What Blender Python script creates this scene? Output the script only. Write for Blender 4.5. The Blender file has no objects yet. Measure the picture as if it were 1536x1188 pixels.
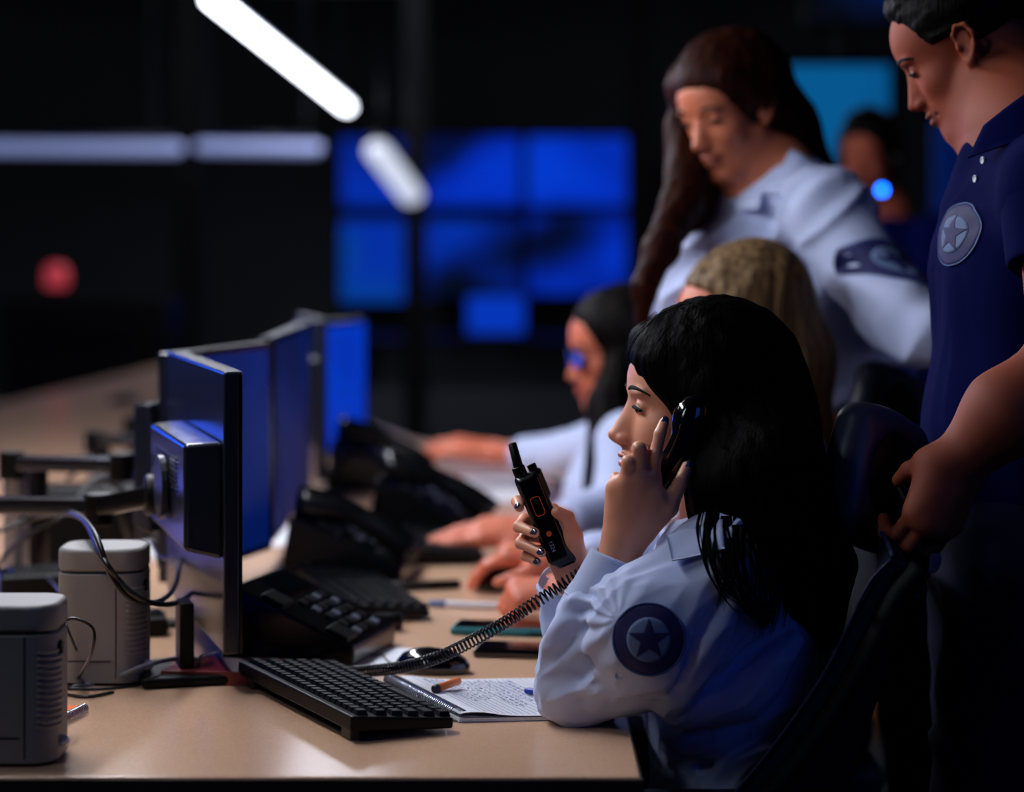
import bpy, math, random
import numpy as np
from mathutils import Vector, Matrix
random.seed(7)
SC = bpy.context.scene
COL = SC.collection
# ---------------------------------------------------------------- camera, world, exposure
F, CX, HY, HC = 3500.0, 768.0, 350.0, 1.36      # focal length in px, principal column, horizon row, camera height
def P(px, py, d):                                # photo pixel seen at distance d -> place in the room
    return np.array(((px - CX) / F * d, d, HC - (py - HY) / F * d))
cd = bpy.data.cameras.new('camera'); cam = bpy.data.objects.new('camera', cd); COL.objects.link(cam)
cam.location = (0, 0, HC); cam.rotation_euler = (math.pi / 2, 0, 0)
cd.sensor_width = 36; cd.lens = 36 * F / 1536; cd.shift_y = -(594 - HY) / 1536
cd.clip_start = 0.05; cd.clip_end = 100
cd.dof.use_dof = True; cd.dof.focus_distance = 2.95; cd.dof.aperture_fstop = 2.0
SC.camera = cam
w = bpy.data.worlds.new('World'); SC.world = w; w.use_nodes = True
w.node_tree.nodes['Background'].inputs[0].default_value = (0.03, 0.08, 0.42, 1)
w.node_tree.nodes['Background'].inputs[1].default_value = 0.02
SC.view_settings.view_transform = 'Standard'; SC.view_settings.look = 'None'
SC.view_settings.gamma = 1; SC.view_settings.use_curve_mapping = False
SC.view_settings.exposure = 0.0
def area(name, loc, target, size, power, color, sy=None):
    l = bpy.data.lights.new(name, 'AREA'); l.energy = power; l.color = color
    l.shape = 'RECTANGLE'; l.size = size; l.size_y = sy or size
    o = bpy.data.objects.new(name, l); COL.objects.link(o); o.location = loc
    o.rotation_euler = (Vector(target) - Vector(loc)).to_track_quat('-Z', 'Y').to_euler()
    return o
# daylight-white lamps that hang over the desk are built below; these area lights are added fill without fixtures
area('key_fill_light', (-1.35, 1.75, 2.5), (.05, 3.0, .95), .3, 4, (.80, .88, 1), .6)  # added fill from the camera side, no lamp there
area('far_fill_light', (-1.5, 4.4, 2.7), (.3, 4.6, .9), .4, 5, (1, .84, .70), 1.0)  # added warm fill over the far seats
area('blue_side_fill', (-4.5, 10.8, 1.7), (-.5, 3.4, 1.0), 1.5, 42, (.02, .10, 1), 1.2)  # added blue source for the sheen on the monitor backs
area('blue_fill_light', (1.9, .6, 2.3), (.7, 3.2, .9), 1.2, 3.8, (.05, .16, 1))  # added blue fill for the shaded sides of the shirts
# ---------------------------------------------------------------- helpers
def srgb(c):
    if isinstance(c, str): c = [int(c[i:i+2], 16) / 255 for i in (0, 2, 4)]
    return tuple((x / 12.92 if x <= .04045 else ((x + .055) / 1.055) ** 2.4) for x in c) + (1,)
def mat(name, color, rough=.5, metal=0, emit=None, es=0, coat=0, sss=0, spec=.5, bump=None, var=None, attr=None, trans=0):
    m = bpy.data.materials.new(name); m.use_nodes = True; nt = m.node_tree; N = nt.nodes; L = nt.links
    b = N['Principled BSDF']; c = srgb(color)
    b.inputs['Base Color'].default_value = c; b.inputs['Roughness'].default_value = rough
    b.inputs['Metallic'].default_value = metal; b.inputs['Specular IOR Level'].default_value = spec
    b.inputs['Coat Weight'].default_value = coat; b.inputs['Coat Roughness'].default_value = .12
    if trans: b.inputs['Transmission Weight'].default_value = trans
    if sss:
        b.inputs['Subsurface Weight'].default_value = sss; b.inputs['Subsurface Radius'].default_value = (1, .35, .2)
        b.inputs['Subsurface Scale'].default_value = .008
    if emit: b.inputs['Emission Color'].default_value = srgb(emit); b.inputs['Emission Strength'].default_value = es
    if bump or var:
        tc = N.new('ShaderNodeTexCoord'); mp = N.new('ShaderNodeMapping'); L.new(tc.outputs['Object'], mp.inputs[0])
        sc = (bump or var)[0]; mp.inputs['Scale'].default_value = sc if isinstance(sc, tuple) else (sc,) * 3
        no = N.new('ShaderNodeTexNoise'); no.inputs['Scale'].default_value = 1; no.inputs['Detail'].default_value = 4
        L.new(mp.outputs[0], no.inputs['Vector'])
        if bump:
            bm = N.new('ShaderNodeBump'); bm.inputs['Strength'].default_value = bump[1]; bm.inputs['Distance'].default_value = bump[2]
            L.new(no.outputs['Fac'], bm.inputs['Height']); L.new(bm.outputs[0], b.inputs['Normal'])
        if var:
            mx = N.new('ShaderNodeMix'); mx.data_type = 'RGBA'; mx.inputs[6].default_value = c; mx.inputs[7].default_value = srgb(var[1])
            rp = N.new('ShaderNodeMapRange'); rp.inputs[1].default_value = .35; rp.inputs[2].default_value = .65
            L.new(no.outputs['Fac'], rp.inputs[0]); L.new(rp.outputs[0], mx.inputs[0]); L.new(mx.outputs[2], b.inputs['Base Color'])
    if attr:      # per-vertex mask 'tone' mixes towards a second natural colour (lips, stubble)
        at = N.new('ShaderNodeAttribute'); at.attribute_name = 'tone'
        mx = N.new('ShaderNodeMix'); mx.data_type = 'RGBA'; mx.inputs[6].default_value = c; mx.inputs[7].default_value = srgb(attr)
        L.new(at.outputs['Fac'], mx.inputs[0]); L.new(mx.outputs[2], b.inputs['Base Color'])
    return m
def tag(o, label=None, cat=None, group=None, kind=None):
    if label: o['label'] = label
    if cat: o['category'] = cat
    if group: o['group'] = group
    if kind: o['kind'] = kind
    return o
def empty(name, loc=(0, 0, 0), rz=0):
    o = bpy.data.objects.new(name, None); COL.objects.link(o); o.location = [float(v) for v in loc]; o.rotation_euler = (0, 0, rz)
    o.empty_display_size = .1
    return o
def link_mesh(name, me, m, parent=None, smooth=True):
    if m is not None: me.materials.append(m)
    if smooth: me.polygons.foreach_set('use_smooth', [True] * len(me.polygons))
    o = bpy.data.objects.new(name, me); COL.objects.link(o)
    if parent is not None:
        o.parent = parent
    return o
def setpar(o, parent):       # geometry was made in world coordinates
    o.parent = parent
    if parent.type == 'EMPTY': o.matrix_parent_inverse = (Matrix.Translation(parent.location) @ parent.rotation_euler.to_matrix().to_4x4()).inverted()
    return o
class MB:
    def __init__(s): s.v = []; s.f = []
    def add(s, vs, fs):
        n = len(s.v); s.v += [tuple(float(c) for c in p) for p in vs]; s.f += [tuple(i + n for i in f) for f in fs]; return s
    def box(s, c, size, R=None):
        h = np.array(size) / 2; vs = []
        for x in (-1, 1):
            for y in (-1, 1):
                for z in (-1, 1):
                    p = np.array((x, y, z)) * h
                    if R is not None: p = R @ p
                    vs.append(p + np.array(c))
        return s.add(vs, [(0, 1, 3, 2), (4, 6, 7, 5), (0, 4, 5, 1), (2, 3, 7, 6), (0, 2, 6, 4), (1, 5, 7, 3)])
    def prism(s, poly, z0, z1):      # poly in xy, counter-clockwise
        n = len(poly); vs = [(x, y, z0) for x, y in poly] + [(x, y, z1) for x, y in poly]
        return s.add(vs, [tuple(range(n))[::-1], tuple(range(n, 2 * n))] + [(i, (i + 1) % n, n + (i + 1) % n, n + i) for i in range(n)])
    def tube(s, pts, r, n=10, cap=True, flat=1.0, up=(0, 0, 1)):
        pts = [np.array(p, float) for p in pts]; m = len(pts); rr = r if hasattr(r, '__len__') else [r] * m
        vs = []; ref = np.array(up, float)
        for i, p in enumerate(pts):
            t = pts[min(i + 1, m - 1)] - pts[max(i - 1, 0)]; t = t / (np.linalg.norm(t) + 1e-12)
            a = np.cross(t, ref)
            if np.linalg.norm(a) < 1e-3: a = np.cross(t, (1, .1, 0))
            a /= np.linalg.norm(a); b = np.cross(a, t); 
            if i and np.dot(b, ref) < 0 and False: b = -b
            ref = b
            for k in range(n):
                an = 2 * math.pi * k / n; vs.append(p + rr[i] * (math.cos(an) * a + flat * math.sin(an) * b))
        fs = [(i * n + k, i * n + (k + 1) % n, (i + 1) * n + (k + 1) % n, (i + 1) * n + k) for i in range(m - 1) for k in range(n)]
        if cap: fs += [tuple(range(n))[::-1], tuple((m - 1) * n + k for k in range(n))]
        return s.add(vs, fs)
    def lathe(s, c, prof, n=24, R=None):   # profile (r,z)
        vs = []
        for r, z in prof:
            for k in range(n):
                an = 2 * math.pi * k / n; p = np.array((r * math.cos(an), r * math.sin(an), z))
                if R is not None: p = R @ p
                vs.append(p + np.array(c))
        m = len(prof)
        return s.add(vs, [(i * n + k, i * n + (k + 1) % n, (i + 1) * n + (k + 1) % n, (i + 1) * n + k) for i in range(m - 1) for k in range(n)] + [tuple(range(n))[::-1], tuple((m - 1) * n + k for k in range(n))])
    def build(s, name, m, parent=None, bevel=0, smooth=None, world=False):
        me = bpy.data.meshes.new(name); me.from_pydata(s.v, [], s.f); me.update()
        o = link_mesh(name, me, m, None, bool(smooth) if smooth is not None else bool(bevel))
        if bevel:
            b = o.modifiers.new('bevel', 'BEVEL'); b.width = bevel; b.segments = 3; b.limit_method = 'ANGLE'; b.angle_limit = .6
            wn = o.modifiers.new('wn', 'WEIGHTED_NORMAL'); wn.keep_sharp = False
        if parent is not None:
            if world: setpar(o, parent)
            else: o.parent = parent
        return o
def spline(pts, n=8):        # Catmull-Rom through points
    p = [np.array(q, float) for q in pts]; p = [2 * p[0] - p[1]] + p + [2 * p[-1] - p[-2]]; out = []
    for i in range(1, len(p) - 2):
        for k in range(n):
            t = k / n
            out.append(.5 * (2 * p[i] + (p[i+1] - p[i-1]) * t + (2*p[i-1] - 5*p[i] + 4*p[i+1] - p[i+2]) * t*t + (-p[i-1] + 3*p[i] - 3*p[i+1] + p[i+2]) * t**3))
    out.append(p[-2]); return out
def rotz(a): c, s = math.cos(a), math.sin(a); return np.array(((c, -s, 0), (s, c, 0), (0, 0, 1.)))
def roty(a): c, s = math.cos(a), math.sin(a); return np.array(((c, 0, s), (0, 1, 0), (-s, 0, c.real)))
def rotx(a): c, s = math.cos(a), math.sin(a); return np.array(((1, 0, 0), (0, c, -s), (0, s, c)))
def frame(fwd, up=(0, 0, 1)):       # columns: forward, left, up
    f = np.array(fwd, float); f /= np.linalg.norm(f); l = np.cross(up, f); l /= np.linalg.norm(l); u = np.cross(f, l)
    return np.stack((f, l, u), 1)
# ---------------------------------------------------------------- smooth bodies: signed-distance shapes meshed with surface nets
def vnoise(p, seed=0):
    i = np.floor(p).astype(np.int64); f = p - i; f = f * f * (3 - 2 * f)
    def h(dx, dy, dz):
        n = ((i[..., 0] + dx) * 374761393 + (i[..., 1] + dy) * 668265263 + (i[..., 2] + dz) * 2147483647 + seed * 1274126177) & 0xffffffff
        n = ((n ^ (n >> 13)) * 1274126177) & 0xffffffff
        return ((n ^ (n >> 16)) & 0xffff) / 32767.5 - 1
    x, y, z = f[..., 0], f[..., 1], f[..., 2]
    a = h(0,0,0)*(1-x)+h(1,0,0)*x; b = h(0,1,0)*(1-x)+h(1,1,0)*x; c = h(0,0,1)*(1-x)+h(1,0,1)*x; d = h(0,1,1)*(1-x)+h(1,1,1)*x
    return (a*(1-y)+b*y)*(1-z)+(c*(1-y)+d*y)*z
A_ = lambda v: np.array(v, float)
def cap(a, b, ra, rb=None, k=.01, op='u', u=None, w=1.0):
    return dict(t='c', a=A_(a), b=A_(b), ra=ra, rb=ra if rb is None else rb, k=k, op=op, u=None if u is None else A_(u) / np.linalg.norm(u), w=w)
def ell(c, r, k=.01, op='u', R=None):
    return dict(t='e', a=A_(c), r=A_(r if hasattr(r, '__len__') else (r,) * 3), k=k, op=op, R=np.eye(3) if R is None else R)
def rbox(c, h, r, k=.01, op='u', R=None):
    return dict(t='b', a=A_(c), r=A_(h), rr=r, k=k, op=op, R=np.eye(3) if R is None else R)
def half(p, n, k=.01, op='s'):       # half-space on the side n points to
    n = A_(n); return dict(t='h', a=A_(p), n=n / np.linalg.norm(n), k=k, op=op)
def xf(prims, o, R, s=1.0):
    out = []
    for q in prims:
        q = dict(q); q['a'] = A_(o) + R @ (q['a'] * s); q['k'] = q['k'] * s
        if q['t'] == 'c':
            q['b'] = A_(o) + R @ (q['b'] * s); q['ra'] *= s; q['rb'] *= s
            if q['u'] is not None: q['u'] = R @ q['u']
        elif q['t'] == 'h': q['n'] = R @ q['n']
        else:
            q['r'] = q['r'] * s; q['R'] = R @ q['R']
            if 'rr' in q: q['rr'] *= s
        out.append(q)
    return out
def pd(q, p):
    d = p - q['a']
    if q['t'] == 'c':
        ab = q['b'] - q['a']; L = ab @ ab + 1e-12; t = np.clip(d @ ab / L, 0, 1)
        e = d - t[..., None] * ab
        if q['u'] is not None:
            c = e @ q['u']; e = e - (c * (1 - 1 / q['w']))[..., None] * q['u']
        return np.sqrt((e * e).sum(-1)) - (q['ra'] + (q['rb'] - q['ra']) * t)
    if q['t'] == 'h': return -(d @ q['n'])
    l = d @ q['R']
    if q['t'] == 'e':
        k0 = np.sqrt(((l / q['r']) ** 2).sum(-1)); k1 = np.sqrt(((l / q['r'] ** 2) ** 2).sum(-1)) + 1e-9
        return k0 * (k0 - 1) / k1
    e = np.abs(l) - (q['r'] - q['rr'])
    return np.sqrt((np.maximum(e, 0) ** 2).sum(-1)) + np.minimum(e.max(-1), 0) - q['rr']
def comb(a, b, k, op):
    if op == 'u':
        if a is None: return b
        h = np.clip(.5 + .5 * (a - b) / k, 0, 1); return a + (b - a) * h - k * h * (1 - h)
    b = -b if op == 's' else b
    h = np.clip(.5 - .5 * (a - b) / k, 0, 1); return a + (b - a) * h + k * h * (1 - h)
def sdf(prims, p, V=None):
    d = None
    for q in prims:
        if d is None and q['op'] != 'u': continue
        d = comb(d, pd(q, p), q['k'], q['op'])
    return np.full(p.shape[:-1], 1.) if d is None else d
def sdf_mesh(prims, res=.003, disp=None, amp=0., B=16):
    lo = np.full(3, 1e9); hi = -lo
    for q in prims:
        if q['op'] != 'u' or q['t'] == 'h': continue
        if q['t'] == 'c':
            r = max(q['ra'], q['rb']) * max(1, q['w']); lo = np.minimum(lo, np.minimum(q['a'], q['b']) - r); hi = np.maximum(hi, np.maximum(q['a'], q['b']) + r)
        else:
            r = np.abs(q['R']) @ q['r']; lo = np.minimum(lo, q['a'] - r); hi = np.maximum(hi, q['a'] + r)
    lo = np.floor((lo - amp - .02) / res) * res; S = B * res; nb = np.ceil((hi + amp + .02 - lo) / S).astype(int)
    g = np.stack(np.meshgrid(*[np.arange(n) for n in nb], indexing='ij'), -1).reshape(-1, 3)
    cen = lo + (g + .5) * S; hd = S * .87
    Vs = [pd(q, cen) for q in prims]; d = None
    for q, v in zip(prims, Vs):
        if d is None and q['op'] != 'u': continue
        d = comb(d, v, q['k'], q['op'])
    act = np.nonzero(np.abs(d) < hd * 1.35 + amp)[0]
    NX, NY = (nb[0] + 1) * B + 2, (nb[1] + 1) * B + 2
    gi = np.stack(np.meshgrid(*[np.arange(B + 1)] * 3, indexing='ij'), -1).reshape(-1, 3); n1 = B + 1
    ids = []; vs = []; quads = []
    corners = [(a, b, c) for a in (0, 1) for b in (0, 1) for c in (0, 1)]
    edges = [(i, j) for i in range(8) for j in range(i + 1, 8) if sum(abs(x - y) for x, y in zip(corners[i], corners[j])) == 1]
    for bi in act:
        sub = []; dc = max(d[bi], 0)
        for q, v in zip(prims, Vs):
            if q['op'] == 'u':
                if v[bi] < dc + 2.2 * hd + q['k'] + amp: sub.append(q)
            elif q['op'] == 'i' : sub.append(q)
            elif v[bi] < 1.5 * hd + q['k']: sub.append(q)
        base = g[bi] * B; p = lo + (base + gi) * res
        val = sdf(sub, p)
        if disp is not None: val = val + disp(p, val)
        G = val.reshape(n1, n1, n1); sg = G < 0
        if sg.all() or not sg.any(): continue
        cs = np.stack([sg[a:a + B, b:b + B, c:c + B] for a, b, c in corners], 0); cnt = cs.sum(0); cells = np.argwhere((cnt > 0) & (cnt < 8))
        if not len(cells): continue
        cv = np.stack([G[cells[:, 0] + a, cells[:, 1] + b, cells[:, 2] + c] for a, b, c in corners], 1)
        acc = np.zeros((len(cells), 3)); num = np.zeros(len(cells))
        for i, j in edges:
            m = (cv[:, i] < 0) != (cv[:, j] < 0); t = np.where(m, cv[:, i] / (cv[:, i] - cv[:, j] + 1e-20), 0)
            pt = A_(corners[i]) + t[:, None] * (A_(corners[j]) - A_(corners[i])); acc += pt * m[:, None]; num += m
        vs.append(lo + (base + cells + acc / num[:, None]) * res)
        gc = base + cells + 1; ids.append(gc[:, 0] + NX * (gc[:, 1] + NY * gc[:, 2]))
        for ax in range(3):
            s0 = sg[:B, :B, :B]; sl = [slice(0, B)] * 3; sl[ax] = slice(1, B + 1); s1 = sg[tuple(sl)]
            e = np.argwhere(s0 != s1)
            if not len(e): continue
            fl = s0[e[:, 0], e[:, 1], e[:, 2]]; c = base + e + 1; u, v = (ax + 1) % 3, (ax + 2) % 3
            def cid(du, dv):
                cc = c.copy(); cc[:, u] -= du; cc[:, v] -= dv; return cc[:, 0] + NX * (cc[:, 1] + NY * cc[:, 2])
            Q = np.stack((cid(1, 1), cid(0, 1), cid(0, 0), cid(1, 0)), 1); Q[~fl] = Q[~fl][:, ::-1]; quads.append(Q)
    ids = np.concatenate(ids); vs = np.concatenate(vs); Q = np.concatenate(quads)
    o = np.argsort(ids); ids = ids[o]; vs = vs[o]
    ix = np.minimum(np.searchsorted(ids, Q), len(ids) - 1); ok = (ids[ix] == Q).all(1); ix = ix[ok]
    return vs, ix
def np_mesh(name, vs, fs, tone=None):
    me = bpy.data.meshes.new(name); me.vertices.add(len(vs)); me.vertices.foreach_set('co', np.ascontiguousarray(vs, np.float32).ravel())
    n = fs.shape[1]; me.loops.add(fs.size); me.loops.foreach_set('vertex_index', np.ascontiguousarray(fs, np.int32).ravel())
    me.polygons.add(len(fs)); me.polygons.foreach_set('loop_start', np.arange(0, fs.size, n, dtype=np.int32))
    me.update(calc_edges=True); me.validate()
    if tone is not None:
        at = me.attributes.new('tone', 'FLOAT', 'POINT'); at.data.foreach_set('value', np.ascontiguousarray(tone, np.float32))
    return me
def body(name, prims, m, parent, res=.003, disp=None, amp=0., tone=None):
    vs, q = sdf_mesh(prims, res, disp, amp)
    me = np_mesh(name, vs, q, tone(vs) if tone else None)
    o = link_mesh(name, me, m, None)
    if parent is not None: setpar(o, parent)
    return o
def march(prims, p, n, far=.1, disp=None):     # slide points against n on to the surface
    n = A_(n); p0 = p + 0; p = p + n * far; s = np.zeros(p.shape[:-1])
    for _ in range(60):
        q = p - n * s[..., None]; v = sdf(prims, q)
        if disp is not None: v = v + disp(q, v)
        s = np.minimum(s + v * .6, 2.2 * far)
    q = p - n * s[..., None]; bad = np.abs(sdf(prims, q)) > .015; q[bad] = p0[bad]
    return q
def ppl(*a): return [P(*q) for q in a]
def chain(pts, rs, k=.01, **kw):
    return [cap(pts[i], pts[i + 1], rs[i], rs[i + 1], k=k, **kw) for i in range(len(pts) - 1)]
# ---------------------------------------------------------------- materials
M = {}
M['floor'] = mat('carpet floor', '14161c', .9, bump=(60, .3, .005))
M['wall'] = mat('dark wall', '4c4e55', .75, var=((.5, .5, .5), '404248'))
M['ceil'] = mat('dark ceiling', '0c0e12', .8)
M['frame'] = mat('dark window frame', '020203', .6, spec=.2)
M['glass'] = mat('smoked glass', '101216', .08, spec=.5)
M['desk'] = mat('beech laminate', 'deb695', .2, coat=.0, spec=.5, var=((2, 14, 2), 'd2a686'), bump=(400, .04, .0005))
M['edge'] = mat('desk edge band', '2a2422', .5)
M['black'] = mat('black plastic', '020203', .45, spec=.2)
M['satin'] = mat('satin black plastic', '050609', .25, spec=.4)
M['gloss'] = mat('glossy black', '05060a', .07, coat=.6)
M['bpanel'] = mat('monitor back plastic', '171b28', .22)
M['alu'] = mat('brushed aluminium', '9a9ca4', .32, .9); M['armalu'] = mat('arm metal', '4a4c56', .24, .95)
M['darkalu'] = mat('dark painted metal', '30333c', .35, .6)
M['grey'] = mat('light grey casing', '807e7c', .55, bump=(300, .1, .0006))
M['rubber'] = mat('cable rubber', '08090b', .4)
M['greycable'] = mat('grey cable', '70747c', .45)
M['white'] = mat('white plastic', 'd8dae0', .4)
M['paper'] = mat('paper', 'dfe2ea', .8)
M['line'] = mat('ruled line', '8890a8', .8)
M['ink'] = mat('ballpoint ink', '7680a4', .8)
M['wire'] = mat('spiral wire', 'b8bcc8', .25, .9)
M['orange'] = mat('orange plastic', 'e8741c', .4)
M['blue'] = mat('blue plastic', '1450d8', .3)
M['teal'] = mat('teal phone case', '0e6a72', .4)
M['red'] = mat('dark red cover', '701c1e', .45)
M['key'] = mat('keycap', '040509', .5, spec=.2)
M['keyglint'] = mat('keycap with painted glint', '565c6c', .45)  # lighter colour paints glints on some phone keys
M['lamp'] = mat('lamp diffuser', 'ffffff', .5, emit='eef2ff', es=9)
M['lamp2'] = mat('dim lamp diffuser', 'c8d0ff', .5, emit='8090c8', es=.55)
M['lamphouse'] = mat('lamp housing', '0a1430', .4)
M['wood'] = mat('orange wood', 'c87828', .5, var=((3, 3, 20), 'b06420'))
def screen(name, c1, c2, st, sc=(3, 3, 3), dark=None):
    m = bpy.data.materials.new(name); m.use_nodes = True; N = m.node_tree.nodes; L = m.node_tree.links; b = N['Principled BSDF']
    b.inputs['Base Color'].default_value = (.01, .012, .02, 1); b.inputs['Roughness'].default_value = .5; b.inputs['Specular IOR Level'].default_value = .15
    tc = N.new('ShaderNodeTexCoord'); mp = N.new('ShaderNodeMapping'); mp.inputs['Scale'].default_value = sc
    no = N.new('ShaderNodeTexNoise'); no.inputs['Scale'].default_value = 1; no.inputs['Detail'].default_value = 1.5
    cr = N.new('ShaderNodeValToRGB'); e = cr.color_ramp.elements; e[0].position = .40; e[0].color = srgb(dark or c1); e[1].position = .62; e[1].color = srgb(c2)
    if dark: k = e.new(.5); k.color = srgb(c1)
    L.new(tc.outputs['Object'], mp.inputs[0]); L.new(mp.outputs[0], no.inputs['Vector']); L.new(no.outputs['Fac'], cr.inputs[0])
    L.new(cr.outputs[0], b.inputs['Emission Color']); b.inputs['Emission Strength'].default_value = st
    return m
# ---------------------------------------------------------------- setting
def struct(name, mb, m, **k): o = mb.build(name, m, **k); o['kind'] = 'structure'; return o
X0, X1, YB, YN, ZC = -6.5, 5.2, 16.5, -1.2, 3.3
struct('floor', MB().box(((X0 + X1) / 2, (YB + YN) / 2, -.05), (X1 - X0 + .4, YB - YN + .4, .1)), M['floor'])
struct('ceiling', MB().box(((X0 + X1) / 2, (YB + YN) / 2, ZC + .05), (X1 - X0 + .4, YB - YN + .4, .1)), M['ceil'])
struct('wall_left', MB().box((X0 - .1, (YB + YN) / 2, ZC / 2), (.2, YB - YN + .4, ZC)), M['wall'])
struct('wall_right', MB().box((X1 + .1, (YB + YN) / 2, ZC / 2), (.2, YB - YN + .4, ZC)), M['wall'])
struct('wall_back', MB().box(((X0 + X1) / 2, YB + .1, ZC / 2), (X1 - X0, .2, ZC)), M['wall'])
# glazed partition bars in front of the back wall
YG = 12.9
def wx(px, y): return (px - CX) / F * y
def wz(py, y): return HC - (py - HY) / F * y
tn = 0
for a, b in ((262, 300), (606, 640), (940, 975), (-420, -380), (1395, 1440)):
    tn += 1
    struct('trim_%d' % tn, MB().box(((wx(a, YG) + wx(b, YG)) / 2, YG, ZC / 2), (wx(b, YG) - wx(a, YG), .08, ZC)), M['frame'])
struct('trim_6', MB().box(((X0 + X1) / 2, YG, 2.78), (X1 - X0, .07, .16)), M['frame'])
for i, (a, b) in enumerate(((-380, 262), (300, 606), (640, 940))):   # smoked panes between the bars, lower third opaque
    struct('baseboard_back' if i == 0 else 'baseboard_back.%03d' % i, MB().box(((wx(a, YG) + wx(b, YG)) / 2, YG, .25), (wx(b, YG) - wx(a, YG), .05, .5)), M['wall'])
# ---------------------------------------------------------------- long desk
DZ = HC - .614          # desk top height
DXL, DXR, DY0, DY1 = -1.86, .146, 2.635, 11.2
desk = empty('control_desk', (-.85, 3, 0)); tag(desk, 'long pale wood control room desk running away from the camera', 'desk')
poly = [(DXR, DY0), (DXR, 3.6), (DXR, 5.2), (.09, 5.9), (-.06, 6.5), (-.30, 7.0), (-.48, 7.6), (-.60, 8.4), (-.80, 9.6), (-1.1, DY1)] + [(-1.60, DY1), (-1.85, 8.5), (-1.90, 5.5), (-1.90, DY0)]
o = MB().prism(poly, DZ - .028, DZ).build('desktop', M['desk'], desk, bevel=.003, world=True)
MB().prism([(x * 1.0 + (.002 if x > 0 else -.002), y + (-.002 if y < 5 else .002)) for x, y in poly], DZ - .034, DZ - .0035).build('edge_band', M['edge'], desk, world=True)
for i, y in enumerate((2.9, 5.0, 6.9)):
    MB().box((-.87, y, (DZ - .034) / 2), (.8, .04, DZ - .036)).build('support_panel', M['frame'], desk, world=True)
MB().box((-1.0, 6.0, DZ - .2), (.03, 6.0, .3)).build('modesty_panel', M['frame'], desk, world=True)
# ---------------------------------------------------------------- lamps
def tube_lamp(name, a, b, r, m, label, group=None, wires=True, cat='lamp', top=None):
    a = A_(a); b = A_(b); root = empty(name, (a + b) / 2); tag(root, label, cat, group)
    d = (b - a) / np.linalg.norm(b - a)
    pts = [a + d * r * (1 - math.cos(t)) for t in (0.02, .5, 1.0, 1.57)] + [b - d * r * (1 - math.cos(t)) for t in (1.57, 1.0, .5, 0.02)]
    rr = [r * math.sin(t) for t in (.02, .5, 1, 1.57)] + [r * math.sin(t) for t in (1.57, 1, .5, .02)]
    MB().tube(pts, rr, 16, flat=.8).build('diffuser', m, root, smooth=True, world=True)
    n = np.array((0, 0, 1.)); h = [p + n * r * 1.05 for p in (a + d * r, b - d * r)]
    MB().tube(h, r * .82, 10, flat=.45).build('housing', M['lamphouse'], root, smooth=True, world=True)
    if wires:
        for t in (.12, .88):
            p = a + (b - a) * t; MB().tube([p + n * r, (p[0], p[1], ZC)], .004, 6).build('suspension_wire', M['darkalu'], root, world=True)
    return root
LX = -.87
tube_lamp('pendant_lamp', (LX, 6.75, 2.04), (LX - .02, 12.6, 2.04), .031, M['lamp'], 'long white glowing linear pendant lamp over the desk, cut by the top edge')
tube_lamp('pendant_lamp', (LX, 2.75, 2.10), (LX, 6.2, 2.06), .05, mat('unseen key lamp diffuser', 'ffffff', .5, emit='f2f4ff', es=50), 'unseen linear pendant lamp added over the monitors to light the operators')  # unseen pendant, carries the lamp line nearer as key light
tube_lamp('pendant_lamp', (-.64, 11.0, 1.76), (-.52, 12.2, 1.55), .062, mat('short lamp diffuser', 'ffffff', .5, emit='d8e0f4', es=.95), 'short white capsule lamp slanting down in front of the blue screens')
yl = 12.6
for a, b, lb in ((-120, 276, 'longer pale horizontal strip light on the dark partition, left of the bar'), (291, 484, 'shorter pale horizontal strip light on the dark partition, right of the bar')):
    tube_lamp('strip_light', P(a, 220, yl), P(b, 223, yl), .046, M['lamp2'], lb, 'strip lights on the partition', wires=True)
# ---------------------------------------------------------------- video wall and far equipment
def flat_screen(name, px0, py0, px1, py1, y, m, label, cat='screen', group=None, th=.06, stand=None):
    x0, x1 = wx(px0, y), wx(px1, y); z1, z0 = wz(py0, y), wz(py1, y)
    root = empty(name, ((x0 + x1) / 2, y, z0)); tag(root, label, cat, group)
    MB().box(((x0 + x1) / 2, y + th / 2 + .012, (z0 + z1) / 2), (x1 - x0 + .05, th, z1 - z0 + .05)).build('casing', M['black'], root, bevel=.008, world=True)
    MB().box(((x0 + x1) / 2, y, (z0 + z1) / 2), (x1 - x0, .01, z1 - z0)).build('display', m, root, world=True)
    if stand:
        zb = stand; MB().box(((x0 + x1) / 2, y + .08, (z0 + zb) / 2), (.08, .06, z0 - zb)).build('stand', M['black'], root, bevel=.005, world=True)
        MB().box(((x0 + x1) / 2, y + .08, zb + .015), (.4, .3, .03)).build('base', M['black'], root, bevel=.005, world=True)
    else:
        MB().box(((x0 + x1) / 2, (y + th + YW) / 2, (z0 + z1) / 2), (.2, YW - y - th, .2)).build('wall_mount', M['black'], root, world=True)
    return root
YW = YB
sb = lambda i, c1, c2, dark, st=1.0, sc=(1.1, 1, 1.3): screen('blue display %d' % i, c1, c2, st, sc, dark)
flat_screen('wall_screen', 512, 208, 612, 308, 15.8, sb(1, '0028a0', '0034c0', '001c70'), 'blue wall screen at the left end of the upper row', group=None)
flat_screen('wall_screen', 512, 330, 612, 452, 15.8, sb(2, '0028a8', '003a98', '001450'), 'blue wall screen at the left end of the lower row')
flat_screen('wall_screen', 640, 206, 780, 308, 15.8, sb(3, '0028b0', '0034c8', '000c40'), 'blue wall screen second in the upper row, behind the dark bar')
flat_screen('wall_screen', 792, 206, 944, 308, 15.8, sb(4, '0030c0', '0040d8', '0028a0'), 'brightest blue wall screen at the right end of the upper row')
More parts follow.
